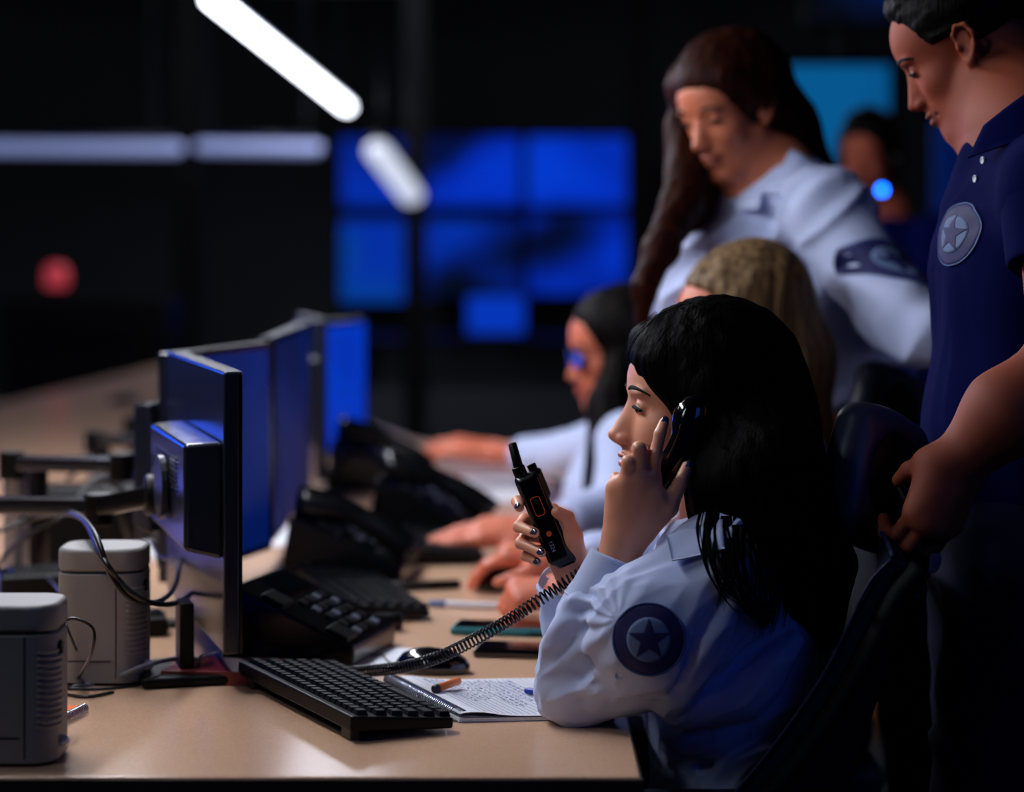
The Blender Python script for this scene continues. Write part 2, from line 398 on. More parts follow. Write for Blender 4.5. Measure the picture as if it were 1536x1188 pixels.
flat_screen('wall_screen', 640, 330, 780, 446, 15.8, sb(5, '001c78', '0034b8', '000820'), 'dark patchy blue wall screen in the middle of the lower row')
flat_screen('wall_screen', 792, 322, 938, 440, 15.8, sb(6, '0024a0', '0038d0', '000a30'), 'blue wall screen at the right end of the lower row')
flat_screen('computer_monitor', 702, 444, 786, 506, 13.6, screen('far desk display', '0040d0', '005078', 1.0, (1.6, 1, 1), '0034b8'), 'small bright blue monitor below the wall screens', 'monitor', stand=.75)
cl_ = empty('added_ceiling_light', (-1.05, 12.1, 2.98)); tag(cl_, 'unseen white ceiling light panel above the far end, added for its reflection in the glossy desk', 'light')  # added out of view so the desk mirrors a bright patch
MB().box((-1.02, 12.2, 3.0), (.62, 1.7, .03)).build('diffuser', mat('panel diffuser', 'ffffff', .5, emit='e8eeff', es=7), cl_, world=True); MB().box((-1.02, 12.2, 3.04), (.70, 1.8, .05)).build('frame', M['frame'], cl_, world=True)
for yy in (11.5, 12.9): MB().tube([(-1.02, yy, 3.05), (-1.02, yy, ZC)], .01, 8).build('suspension_wire', M['darkalu'], cl_, world=True)
c = P(744, 560, 13.7)
fd = empty('equipment_table', (c[0], 13.75, 0)); tag(fd, 'dark table under the small blue monitor at the far end', 'table')
MB().box((c[0], 13.75, .735), (1.6, .7, .03)).build('tabletop', M['black'], fd, bevel=.004, world=True)
for sx in (-.75, .75):
    for sy in (-.3, .3): MB().box((c[0] + sx, 13.75 + sy, .36), (.05, .05, .72)).build('leg', M['black'], fd, world=True)
flat_screen('wall_screen', 1120, 98, 1334, 262, 9.0, screen('cyan display', '004a88', '005f9e', .8, (.8, 1, .8), '003c74'), 'large light blue screen behind the standing woman', stand=0.02)
flat_screen('ceiling_screen', 1215, -30, 1335, 34, 9.6, screen('dim blue display', '001440', '0034c0', .8, (1.5, 1, 1.5), '000410'), 'dim blue screen at the top edge right of centre', stand=0.02)
x = wx(1418, 10.5)
root = empty('light_column', (x, 10.5, 0)); tag(root, 'tall dim blue light column between the man and the woman', 'light')
MB().box((x, 10.5, wz(330, 10.5)), (.12, .04, .9)).build('diffuser', mat('blue strip', '001030', .5, emit='001c60', es=.55), root, bevel=.03, world=True)
MB().box((x, 10.56, 1.0), (.16, .05, 2.0)).build('post', M['frame'], root, world=True); MB().box((x, 10.56, .015), (.4, .3, .03)).build('base', M['frame'], root, world=True)
# red indicator panel and dark cabinets at far left
p = P(70, 412, 11.5)
cb = empty('equipment_cabinet', (wx(140, 11.6), 11.75, 0)); tag(cb, 'low black equipment cabinet at the far left behind the desk', 'cabinet')
ztop = wz(450, 11.6)
MB().box((wx(125, 11.6), 11.9, ztop / 2), (wx(250, 11.6) - wx(0, 11.6), .6, ztop)).build('body', M['black'], cb, bevel=.01, world=True)
MB().box((wx(125, 11.6), 11.58, wz(505, 11.6)), (.5, .02, .1)).build('drawer', M['satin'], cb, bevel=.004, world=True)
rl = empty('warning_light', (p[0], 11.75, ztop)); tag(rl, 'red glowing round warning light standing on the black cabinet', 'light')
MB().tube([(p[0], 11.75, ztop), (p[0], 11.75, p[2] - .05)], .03, 12).build('stem', M['black'], rl, world=True)
MB().lathe((p[0], 11.75, p[2] - .07), [(.04, 0), (.058, .015), (.062, .07), (.046, .11), (.016, .12)], 20).build('lens', mat('red lens', 'a02030', .4, emit='b03844', es=.8), rl, smooth=True, world=True)
# ---------------------------------------------------------------- monitors and their arms
def D(px, py, z=None):        # point of the desk plane (or plane z) under a photo pixel
    zz = DZ if z is None else z; d = (HC - zz) * F / (py - HY); return np.array(((px - CX) / F * d, d, zz))
S_dim = screen('dim blue desktop', '001c6c', '002a8c', .8, (5, 5, 5))
S_mid = screen('blue desktop', '001a60', '001f70', .75, (5, 5, 5))
S_bri = screen('bright blue desktop', '0030b8', '0038c4', .95, (5, 5, 5))
def monitor(near, far, z0, z1, sm, label, housing=None, stand=False, th=.022):
    near, far = A_(near), A_(far); c = (near + far) / 2; v = near - far; Wd = np.linalg.norm(v); a = math.atan2(v[1], v[0])
    root = empty('computer_monitor', (c[0], c[1], DZ), a); tag(root, label, 'monitor', None)
    h = z1 - z0; zc = (z0 + z1) / 2 - DZ
    MB().box((0, 0, zc), (Wd, th, h)).build('casing', M['bpanel'], root, bevel=.004)
    b = MB()
    for s in (-1, 1): b.box((s * (Wd / 2 - .006), th / 2 + .001, zc), (.012, .004, h - .006)); b.box((0, th / 2 + .001, zc + s * (h / 2 - .006)), (Wd - .01, .004, .012))
    b.build('bezel', M['satin'], root)
    MB().box((0, th / 2 + .0005, zc), (Wd - .024, .003, h - .024)).build('screen', sm, root)
    hh = housing or (-.25, .25, z0 + .08, z1 - .08, .035)
    x0, x1, za, zb, pr = hh; za -= DZ; zb -= DZ
    hs = MB(); yb = -th / 2; e = .012
    vs = [(x0, yb, za), (x1, yb, za), (x1, yb, zb), (x0, yb, zb), (x0 + e, yb - pr, za + e), (x1 - e, yb - pr, za + e), (x1 - e, yb - pr, zb - e * .3), (x0 + e, yb - pr, zb - e * .3)]
    hs.add(vs, [(0, 1, 2, 3), (7, 6, 5, 4), (0, 4, 5, 1), (1, 5, 6, 2), (2, 6, 7, 3), (3, 7, 4, 0)]); ho = hs.build('back_housing', M['bpanel'], root, bevel=.006)
    v = MB()
    for k in range(8): v.box(((x0 + x1) / 2, yb - pr - .0005, zb - .03 - k * .006), ((x1 - x0) * .6, .002, .002))
    v.build('vent_slots', M['black'], ho)
    MB().lathe(((x0 + x1) / 2, yb - pr - .004, (za + zb) / 2), [(.001, 0), (.045, 0), (.045, .008), (.001, .008)], 20, rotx(math.pi / 2)).build('mount_plate', M['darkalu'], root)
    if stand:
        MB().box((Wd * .28, -.045, (z0 - DZ) / 2 + .03), (.05, .02, z0 - DZ + .05)).build('stand_neck', M['black'], root, bevel=.004)
        MB().box((Wd * .26, -.05, .008), (.15, .12, .014)).build('stand_base', M['black'], root, bevel=.005)
    return root
m1 = monitor((-.372, 3.10), (-.532, 3.67), .800, 1.176, S_dim, 'nearest monitor seen from behind with a box housing on its back', housing=(-.10, .285, .925, 1.082, .05), stand=True)
monitor((-.567, 3.80), (-.447, 4.22), .79, 1.165, S_mid, 'second monitor from the front, blue screen half hidden behind the nearest one', None)
monitor((-.447, 4.25), (-.443, 4.95), .80, 1.172, screen('grazing blue desktop', '001650', '001f70', .6, (4, 4, 4)), 'third monitor from the front, seen at a slant with a bright top edge')
monitor((-.430, 5.25), (-.512, 5.62), .80, 1.165, S_dim, 'black monitor seen from behind just left of the brightest screen', stand=True)
monitor((-.484, 5.84), (-.400, 6.22), .80, 1.137, S_bri, 'monitor with the brightest plain blue screen, farthest of the row', stand=True)
def bar(a, b, w, h): # box bar between two points
    a, b = A_(a), A_(b); v = b - a; L = np.linalg.norm(v); R = frame(v); return (a + b) / 2, (L, w, h), R
def arm(base, ztop, pts, label, m=None, postm=None, bw=.035):
    root = empty('monitor_arm', base); tag(root, label, 'monitor arm')
    MB().tube([base, (base[0], base[1], ztop)], .0215, 20).build('post', postm or M['satin'], root, smooth=True, world=True).data.shade_smooth() if False else MB().tube([base, (base[0], base[1], ztop)], .0215, 20).build('post', postm or M['satin'], root, bevel=.002, world=True)
    MB().box((base[0], base[1], base[2] + .008), (.09, .09, .016)).build('clamp', M['black'], root, bevel=.003, world=True)
    for i in range(len(pts) - 1):
        c, s, R = bar(pts[i], pts[i + 1], bw, .026 if i == 0 else .03)
        MB().box(c, s, R).build('lower_arm' if i == 0 else 'upper_arm', (m or M['armalu']) if i == 0 else M['satin'], root, bevel=.006, world=True)
        MB().tube([pts[i] - np.array((0, 0, .028)), pts[i] + np.array((0, 0, .02))], .022, 18).build('joint', M['black'], root, bevel=.003, world=True)
    q = pts[-1]
    MB().tube([q + np.array((-.02, -.004, 0)), q + np.array((.03, .008, .0))], .03, 16).build('tilt_head', M['black'], root, bevel=.005, world=True)
    return root
arm(P(54, 862, 4.12) * (1, 1, 0) + (0, 0, DZ), .945, [P(-60, 757, 3.62), P(148, 760, 3.50), P(238, 742, 3.43)], 'nearest arm, its silver bar reaching in from the left edge to the nearest monitor')
arm(P(24, 880, 4.0) * (1, 1, 0) + (0, 0, DZ), P(20, 700, 4.0)[2], [P(18, 694, 3.98), P(182, 697, 3.95), P(246, 690, 4.0)], 'second arm with a silver elbow and a black joint behind the nearest arm', postm=M['alu'])
arm(P(150, 790, 5.0) * (1, 1, 0) + (0, 0, DZ), P(140, 665, 5.0)[2], [P(142, 660, 5.0), P(232, 662, 4.98), P(330, 660, 5.0)], 'third arm, a short silver bar on a black post farther along the desk')
arm(P(205, 735, 5.75) * (1, 1, 0) + (0, 0, DZ), P(198, 640, 5.7)[2], [P(198, 636, 5.7), P(262, 637, 5.7), P(400, 640, 5.7)], 'farthest arm, a dark bar showing just left of the nearest monitor', m=M['darkalu'])
# ---------------------------------------------------------------- light grey power units
def power_unit(c, rz, label):
    root = empty('power_unit', c, rz); tag(root, label, 'power unit', None)
    Wd, Dp, H = .118, .105, .186
    def sl(z0, z1, e=0, n=8, r=.032):
        pl = []
        for cx, cy, a0 in ((1, 1, 0), (-1, 1, 90), (-1, -1, 180), (1, -1, 270)):
            for k in range(n + 1):
                a = math.radians(a0 + 90 * k / n); pl.append((cx * (Wd / 2 - r) + (r + e) * math.cos(a), cy * (Dp / 2 - r) + (r + e) * math.sin(a)))
        return pl
    MB().prism(sl(0, 0), .004, H - .034).build('body', M['grey'], root, bevel=.002)
    MB().prism(sl(0, 0, -.0015), H - .036, H - .031).build('seam', M['darkalu'], root)
    MB().prism(sl(0, 0), H - .032, H).build('lid', M['grey'], root, bevel=.006)
    MB().prism(sl(0, 0, -.004), 0, .005).build('foot', M['black'], root)
    for k in range(13):
        z = .045 + k * .0072
        mb = MB(); pts = []
        for j in range(9):
            a = math.radians(-70 + 75 * j / 8); pts.append((Wd / 2 - .032 + .0325 * math.cos(a), -Dp / 2 + .032 + .0325 * math.sin(a), z))
        mb.tube(pts, .0018, 6).build('vent_rib', M['grey'], root, smooth=True)
    MB().box((-.012, -Dp / 2 - .0003, .034), (.06, .0012, .0016)).build('groove', M['darkalu'], root)
    MB().box((.024, -Dp / 2 - .0003, .08), (.0014, .0012, .14)).build('groove', M['darkalu'], root)
    MB().lathe((Wd / 2 + .003, -.02, .024), [(.001, .008), (.006, .006), (.008, 0), (.006, -.006), (.001, -.008)], 12, roty(math.pi / 2)).build('button', M['white'], root, smooth=True)
    MB().tube([(Wd / 2 - .004, -.022, H - .052), (Wd / 2 + .003, -.022, H - .052)], .008, 14).build('socket', M['black'], root)
    return root
q = D(147, 1030); power_unit((q[0], q[1] + .053, DZ), 0, 'light grey power unit with ribbed side under the looping black cables')
q = D(5, 1152); power_unit((q[0], q[1] + .053, DZ), 0, 'light grey power unit cut by the left edge, nearest to the camera')
# orange spiral notebook squeezed behind the nearest unit
q = D(92, 1085); rt = empty('orange_notebook', q, -.22); tag(rt, 'small orange covered spiral notebook lying behind the nearest grey unit', 'notebook')
MB().box((-.04, .0, .005), (.085, .13, .009)).build('cover', mat('orange cover', 'f07018', .5), rt, bevel=.001)
hx = []
for k in range(190):
    t = k / 190; hx.append((.006 + .006 * math.cos(t * 24 * 2 * math.pi), -.062 + .124 * t, .007 + .006 * math.sin(t * 24 * 2 * math.pi)))
MB().tube(hx, .0011, 5).build('spiral_binding', M['wire'], rt, smooth=True)
# ---------------------------------------------------------------- cables
def cable(name, pts, r, m, label, cat='cable', group=None, n=8):
    o = MB().tube(spline([A_(p) for p in pts], n), r, 8).build(name, m, smooth=True); tag(o, label, cat, group); return o
zc = DZ + .003
def Q(px, py, r=.003): return D(px, py, DZ + r)
cable('power_cable', [P(-10, 800, 3.7), P(60, 775, 3.7), P(110, 772, 3.4), P(142, 800, 3.12), P(165, 860, 3.08), P(195, 898, 3.09), P(235, 903, 3.15), P(262, 880, 3.3), P(270, 840, 3.5)], .0038, M['rubber'], 'thicker black cable looping low in front of the ribbed grey unit')
cable('power_cable', [P(60, 760, 3.8), P(120, 775, 3.4), P(150, 830, 3.10), P(180, 872, 3.08), P(215, 900, 3.09), P(262, 905, 3.2), P(300, 880, 3.5)], .0038, M['rubber'], 'black cable loop ending behind the nearest monitor')
cable('thin_cable', [P(66, 860, 4.0), P(90, 890, 3.4), P(100, 940, 3.1), Q(130, 1005), Q(150, 1016), Q(110, 1030), Q(80, 1035)], .0022, M['rubber'], 'thin black cable hanging down left of the ribbed grey unit')
cable('thin_cable', [P(85, 935, 3.0), P(112, 928, 3.0), P(140, 945, 3.0), P(135, 985, 3.02), Q(112, 1022), Q(95, 1038), Q(130, 1045), Q(170, 1038)], .0022, M['rubber'], 'thin black cable making a small standing loop between the two grey units')
cable('thin_cable', [Q(100, 1033), Q(160, 1033), Q(200, 1028), Q(235, 1020), Q(280, 1022), Q(330, 1024)], .0022, M['rubber'], 'thin black cable lying flat on the desk to the monitor foot')
cable('grey_cable', [Q(110, 1030, .004), Q(160, 1022, .004), P(205, 1003, 3.15), P(250, 990, 3.2), P(290, 988, 3.25), Q(330, 1003, .004)], .0032, M['greycable'], 'long pale grey cable running from the units towards the monitor stand')
cable('grey_cable', [P(78, 985, 2.82), P(92, 1000, 2.84), P(97, 1020, 2.86), P(90, 1045, 2.84), P(82, 1058, 2.78)], .0032, M['greycable'], 'short pale grey cable curving out beside the orange notebook')
cable('thin_cable', [P(228, 815, 3.7), P(240, 835, 3.6), P(262, 838, 3.5)], .0025, M['rubber'], 'black cable bit hanging under the nearest monitor arm')
cable('thin_cable', [Q(215, 935), Q(240, 930), Q(300, 931), Q(350, 930)], .0025, M['rubber'], 'thin dark cable crossing the desk behind the ribbed unit')
cable('thin_cable', [Q(300, 1012), P(300, 985, 3.2), P(318, 980, 3.2), P(338, 975, 3.2)], .0014, M['greycable'], 'very thin cable rising at the foot of the nearest monitor')
cable('power_cable', [P(-5, 850, 3.9), P(20, 820, 3.85), P(60, 790, 3.8), P(100, 770, 3.8), P(150, 720, 3.9), P(220, 770, 3.9), P(240, 850, 3.8)], .004, M['rubber'], 'black cable bundle strand sagging under the arms')
cable('power_cable', [P(100, 720, 4.3), P(130, 700, 4.3), P(170, 745, 4.2), P(190, 800, 4.2), Q(205, 850)], .004, M['rubber'], 'black cable dropping behind the second arm to the desk')
# small dark clutter between the posts: transformer block and docking boxes
def clutter(name, px, py, sz, rz, m, label, cat):
    q = D(px, py); rt = empty(name, q, rz); tag(rt, label, cat)
    MB().box((0, 0, sz[2] / 2), sz).build('body', m, rt, bevel=.006)
    MB().box((0, 0, sz[2] + .002), (sz[0] * .7, sz[1] * .7, .004)).build('top_panel', M['satin'], rt, bevel=.001)
    MB().tube([(sz[0] / 2 - .005, 0, sz[2] * .4), (sz[0] / 2 + .02, 0, sz[2] * .35)], .005, 8).build('plug', M['rubber'], rt)
    return rt
clutter('docking_box', 60, 905, (.14, .12, .055), .3, M['black'], 'flat black box at the foot of the posts left of the ribbed unit', 'box')
clutter('docking_box', 128, 838, (.20, .14, .135), .1, M['black'], 'tall dark box standing behind the ribbed grey unit', 'box')
clutter('adapter_block', 225, 950, (.05, .08, .03), .2, M['black'], 'black adapter block on the desk right of the ribbed unit', 'adapter')
clutter('docking_box', 195, 805, (.16, .2, .13), .1, M['black'], 'dark box on the desk behind the looping cables', 'box')
q = D(240, 830); rt = empty('paper_sheet', q, .3); tag(rt, 'small white paper glimpsed under the nearest monitor arm', 'paper')
MB().box((0, 0, .002), (.05, .3, .003)).build('sheet', M['paper'], rt)
def mouse(q, rz, label, m, s=1.0, hide=False):
    root = empty('computer_mouse', q, rz); tag(root, label, 'mouse')
    pr = [ell((0, 0, .008), (.054, .031, .026), .006), half((0, 0, .0008), (0, 0, -1), .002)]
    vs, f = sdf_mesh(xf(pr, (0, 0, 0), np.eye(3), s), .0025 * s); link_mesh('shell', np_mesh('shell', vs, f), m, root)
    MB().tube([(.0535 * s - .030 * s, 0, .030 * s), (.0535 * s - .018 * s, 0, .026 * s)], .004 * s, 10, flat=.6).build('scroll_wheel', M['rubber'], root, smooth=True)
    b = [(-.01 + .005 * k, 0, 0) for k in range(12)]
    MB().tube([(x * s, 0, (.0085 + .0262 * math.sqrt(max(0, 1 - (x / .054) ** 2))) * s) for x in np.linspace(0, .045, 10)], .0008, 5).build('button_gap', M['rubber'], root)
    return root
q = D(648, 1012); mouse(q + (0, .02, 0), 2.9, 'glossy black mouse beside the notebook, coiled cord passing over it', M['gloss'])
cable('mouse_cable', [Q(598, 1005, .002), Q(580, 990, .002), Q(572, 982, .002), Q(552, 985, .002), Q(530, 984, .002)], .0016, M['rubber'], 'thin mouse cable curving towards the desk phone')
q = D(187, 606); rt = mouse(q, .2, 'blurred dark mouse on the far left part of the desk', M['black'], 1.0)
q = D(268, 622); rt = clutter('adapter_block', 268, 620, (.1, .1, .055), 0, M['black'], 'blurred dark block half hidden by the nearest monitor', 'adapter')
# dark red book under the monitor foot
q = D(330, 1030); rt = empty('red_book', q + (0, .06, 0), -.1); tag(rt, 'thin dark red covered book under the foot of the nearest monitor', 'book')
MB().box((.0, 0, .009), (.15, .1, .014)).build('pages', M['paper'], rt); MB().box((0, 0, .0175), (.155, .105, .003)).build('cover', M['red'], rt, bevel=.0008); MB().box((0, 0, .0015), (.155, .105, .003)).build('cover', M['red'], rt, bevel=.0008); MB().box((0, -.0515, .0095), (.155, .003, .019)).build('spine', M['red'], rt, bevel=.0008)
# ---------------------------------------------------------------- keyboards
def keyboard(q, rz, label, L=.40, Wd=.136, tilt=.06, extra=None):
    root = empty('computer_keyboard', q, rz); tag(root, label, 'keyboard', None)
    R = rotx(tilt); z0 = .004; off = np.array((0, 0, .006 + math.sin(tilt) * Wd / 2))
    T = lambda p: R @ A_(p) + off
    mb = MB(); hx, hy = L / 2, Wd / 2
    vs = [T(p) for p in ((-hx, -hy, 0), (hx, -hy, 0), (hx, hy, 0), (-hx, hy, 0), (-hx, -hy, .013), (hx, -hy, .013), (hx, hy, .019), (-hx, hy, .019))]
    mb.add(vs, [(3, 2, 1, 0), (4, 5, 6, 7), (0, 1, 5, 4), (1, 2, 6, 5), (2, 3, 7, 6), (3, 0, 4, 7)]); mb.build('case', M['black'], root, bevel=.003)
    for s in (-1, 1): MB().box(T((s * (hx - .03), hy - .012, -.004)), (.03, .012, .018)).build('foot', M['rubber'], root, bevel=.002)
    def keymesh(w_, name):
        k = MB(); a, b, t, h = w_ / 2 - .0012, .0078, .0022, .006
        v = [(-a, -b, 0), (a, -b, 0), (a, b, 0), (-a, b, 0), (-a + t, -b + t, h), (a - t, -b + t, h), (a - t, b - t, h), (-a + t, b - t, h)]
        k.add([R @ A_(p) for p in v], [(4, 5, 6, 7), (0, 1, 5, 4), (1, 2, 6, 5), (2, 3, 7, 6), (3, 0, 4, 7)])
        me = bpy.data.meshes.new(name); me.from_pydata(k.v, [], k.f); me.materials.append(M['key']); return me
    ms = {}
    p = .0183; x0 = -hx + .008; n = int((L - .016) / p)
    for r in range(6):
        y = hy - .018 - r * .0212 - (.004 if r else 0); x = x0; k = 0
        while x < hx - .012:
            w_ = p
            if r == 5: w_ = p * (6 if k == 3 else 1.25)
            elif r > 1 and k == 0: w_ = p * (1 + .25 * (r - 1))
            w_ = min(w_, hx - .008 - x)
            if w_ < .009: break
            key = round(w_, 4)
            if key not in ms: ms[key] = keymesh(w_, 'key')
            o = bpy.data.objects.new('key', ms[key]); COL.objects.link(o); o.parent = root
            o.location = T((x + w_ / 2, y, .013 + .006 * (y + hy) / Wd)); x += w_; k += 1
    return root
v = np.array((-.1225 + .283, 2.84 - 3.17)); ang = math.atan2(v[1], v[0])      # local x from far end to near end; user side is +normal
a_ = math.atan2(3.17 - 2.84, -.283 + .1225)
c = (A_((-.1225, 2.84)) + A_((-.283, 3.17))) / 2
keyboard((c[0] - .020, c[1] + .014, DZ), a_, 'black keyboard nearest the camera, end on, beside the open notebook', L=.41)
q = D(545, 930); keyboard((q[0] - .02, q[1] + .18, DZ), math.pi / 2 + .28, 'second black keyboard with blurred keys showing, behind the first desk phone', L=.44)
q = D(640, 845); keyboard((q[0] - .0, q[1] + .16, DZ), math.pi / 2 + .2, 'third keyboard under the flat ruddy hand', L=.40)
q = D(640, 742); keyboard((q[0] - .0, q[1] + .1, DZ), math.pi / 2 + .1, 'far keyboard in front of the woman with glasses', L=.40)
# wrist rest in front of second keyboard end
q = D(562, 952); rt = empty('wrist_rest', q + (0, .03, 0), .1); tag(rt, 'rounded black wrist rest at the near end of the second keyboard', 'wrist rest')
MB().tube([(-.035, 0, .014), (.042, 0, .014)], .0135, 16).build('pad', M['satin'], rt, bevel=.006)
# ---------------------------------------------------------------- desk phones
def desk_phone(q, rz, label, handset=True, s=1.0):
    root = empty('desk_phone', q, rz); tag(root, label, 'phone', None)       # local +x = towards the user
    L, Wd = .19 * s, .19 * s
    mb = MB(); hz, lz = .105 * s, .028 * s
    vs = [(-L/2, -Wd/2, 0), (L/2, -Wd/2, 0), (L/2, Wd/2, 0), (-L/2, Wd/2, 0), (-L/2 + .02, -Wd/2, hz), (L/2, -Wd/2, lz), (L/2, Wd/2, lz), (-L/2 + .02, Wd/2, hz)]
    mb.add(vs, [(3, 2, 1, 0), (4, 5, 6, 7), (0, 1, 5, 4), (1, 2, 6, 5), (2, 3, 7, 6), (3, 0, 4, 7)]); mb.build('body', M['satin'], root, bevel=.006)
    al = math.atan2(hz - lz, L - .02); R = roty(al)
    def T(u, v, w=0.): return A_((L/2, 0, lz)) + R @ A_((-u, v, w))
    dl = math.hypot(hz - lz, L - .02)
    MB().box(T(dl * .80, .03 * s, .001), (.045 * s, .09 * s, .003), R).build('display', M['gloss'], root)
    k = 0
    for i in range(5):
        for j in range(4):
            MB().box(T(.022 * s + i * .021 * s, (-.022 + j * .026) * s, .0015), (.012 * s, .017 * s, .005), R).build('keypad_button', M['keyglint'] if (i + j) % 3 == 0 else M['key'], root, bevel=.0012)
    for u in (.03, .13): MB().box(T(u * s, -.066 * s, .002), (.035 * s, .045 * s, .008), R).build('cradle', M['black'], root, bevel=.003)
    if handset:
        pts = [T(t * s, -.066 * s, .022 * s + .016 * s * math.sin(math.pi * (t + .01) / .2)) for t in np.linspace(-.01, .19, 12)]
        MB().tube(pts, [.022 * s * (.75 + .35 * abs(math.cos(math.pi * i / 11))) for i in range(12)], 12).build('handset', M['satin'], root, smooth=True)
    return root
q = D(440, 1003); ph1 = desk_phone((q[0] + .012, q[1] + .125, DZ), -.25, 'black desk phone with its handset lifted, keypad towards the woman', handset=False, s=1.06)
q = D(520, 880); desk_phone((q[0], q[1] + .12, DZ), -.12, 'second desk phone, handset on, behind the keypad phone', s=1.15)
q = D(640, 822); desk_phone((q[0] + .0, q[1] + .2, DZ), -.1, 'third desk phone, blurred black in the middle of the desk', s=1.2)
q = D(560, 745); desk_phone((q[0], q[1] + .2, DZ), -.1, 'farthest desk phone, a black blur under the brightest screen', s=1.2)
# paper under first phone
q = D(565, 1000); rt = empty('paper_sheet', q + (0, .06, 0), -.3); tag(rt, 'white paper sheet sticking out between the keypad phone and the mouse', 'paper')
MB().box((0, 0, .001), (.10, .17, .0012)).build('sheet', M['paper'], rt)
for (px, py, sx, sy, lb) in ((438, 803, .09, .34, 'white papers under the second monitor'), (725, 735, .19, .5, 'white papers in front of the woman with glasses')):
    q = D(px, py); rt = empty('paper_sheet', q, .1); tag(rt, lb, 'paper'); MB().box((0, 0, .002), (sx, sy, .003)).build('sheet', M['paper'], rt)
# ---------------------------------------------------------------- open ring notebook
nb = empty('spiral_notebook', (-.02, 3.05, DZ)); tag(nb, 'open white ruled spiral notebook with handwriting under her elbow', 'notebook')
SF, SN = A_((-.170, 3.166)), A_((-.070, 2.926)); W_ = A_((.200, .022)); Lg = SN - SF
def sheet(z_of, t0=.0, t1=1.0, name='page', m=None, thick=.0012, u0=.02):
    vs = []; nu, nv = 24, 6
    for k in (0, 1):
        for i in range(nu + 1):
            for j in range(nv + 1):
                u = u0 + (1 - u0) * i / nu; v_ = t0 + (t1 - t0) * j / nv; p = SF + Lg * v_ + W_ * u; vs.append((p[0], p[1], DZ + z_of(u, v_) - k * thick))
    n = nv + 1; T = (nu + 1) * n; fs = []
    for i in range(nu):
        for j in range(nv):
            a = i * n + j; fs += [(a, a + n, a + n + 1, a + 1), (T + a, T + a + 1, T + a + n + 1, T + a + n)]
    for i in range(nu): a, b = i * n, i * n + nv; fs += [(a, T + a, T + a + n, a + n), (b, b + n, T + b + n, T + b)]
    for j in range(nv): a, b = j, nu * n + j; fs += [(a, a + 1, T + a + 1, T + a), (b, T + b, T + b + 1, b + 1)]
    mb = MB(); mb.v = vs; mb.f = fs; return mb.build(name, m or M['paper'], nb, smooth=False, world=True)
ztop = lambda u, v: .0075 + .006 * math.exp(-((u - .12) / .16) ** 2) - .001 * u
sheet(lambda u, v: .0050, name='page_stack', thick=.0038); sheet(ztop, name='top_page', thick=.0006); sheet(lambda u, v: .0012, name='back_cover', thick=.0010, m=mat('notebook cover', '8890c0', .5))
ln = MB()
for i in range(1, 22):
    u = .12 + i * .04
    if u > .98: break
    a = SF + Lg * .03 + W_ * u; b = SF + Lg * .97 + W_ * u; d_ = W_ / np.linalg.norm(W_) * .0005
    z = DZ + ztop(u, 0) + .0004
    ln.add([(a[0]-d_[0], a[1]-d_[1], z), (a[0]+d_[0], a[1]+d_[1], z), (b[0]+d_[0], b[1]+d_[1], z), (b[0]-d_[0], b[1]-d_[1], z)], [(0, 1, 2, 3)])
ln.build('ruled_lines', M['line'], nb, world=True)
ink = MB(); rr = random.Random(3)
for i in range(2, 17):
    u = .12 + i * .04 + .022; v_ = .05 + rr.random() * .06
    while v_ < .5 + .4 * rr.random():
        pts = []; wl = .03 + .04 * rr.random()
        for k in range(10):
            vv = v_ + wl * k / 9; uu = u + rr.uniform(-.011, .011); p = SF + Lg * vv + W_ * uu; pts.append((p[0], p[1], DZ + ztop(uu, 0) + .0006))
        ink.tube(pts, .00022, 4, cap=False); v_ += wl + .015
ink.build('handwriting', M['ink'], nb, world=True)
hx = []; dirL = Lg / np.linalg.norm(Lg); wu = W_ / np.linalg.norm(W_)
for k in range(41 * 10):
    t = k / 410; a = 2 * math.pi * k / 10; p = SF + Lg * (.02 + .96 * t) + wu * (.0085 * math.cos(a) + .002); hx.append((p[0], p[1], DZ + .0095 + .0085 * math.sin(a)))
MB().tube(hx, .0012, 5).build('spiral_binding', M['wire'], nb, smooth=True, world=True)
hl = MB()
for k in range(41):
    t = k / 41; p = SF + Lg * (.03 + .95 * t) + wu * .014; z = DZ + ztop(.07, 0) + .0006; hl.box((p[0], p[1], z), (.005, .0032, .0006))
hl.build('punched_holes', M['rubber'], nb, world=True)
def pen(name, a, b, r, m, label, capm=None, capf=.3, cat='pen', group=None):
    a, b = A_(a), A_(b); root = empty(name, (a + b) / 2); tag(root, label, cat, group); v = b - a
    MB().tube([a + v * .0, a + v * .03, b - v * .02, b], [r * .8, r, r, r * .8], 12).build('barrel', m, root, smooth=True, world=True)
    if capm: MB().tube([a - v * .02, a + v * .01, a + v * capf, a + v * (capf + .01)], [r * .8, r * 1.12, r * 1.12, r], 12).build('cap', capm, root, smooth=True, world=True)
    return root
zt = DZ + .0145 + .004
pen('marker_pen', D(652, 1034, zt), D(688, 1021, zt), .0052, M['orange'], 'short orange marker with a black end on the notebook', M['rubber'], .12)
zt = DZ + .0115
pen('ballpoint_pen', D(790, 1036, zt), D(900, 1052, zt), .0038, M['blue'], 'blue ballpoint pen partly under her elbow on the notebook', mat('dark blue cap', '0c2ca0', .35), .25)
pen('ballpoint_pen', D(645, 905, DZ + .006), D(752, 909, DZ + .006), .0055, M['white'], 'white pen with dark bands lying beyond the phones', mat('grey blue cap', '48608c', .4), .22)
pen('marker_pen', D(588, 880, DZ + .009), D(690, 876, DZ + .009), .008, M['black'], 'thick black marker lying behind the white pen', M['rubber'], .5)
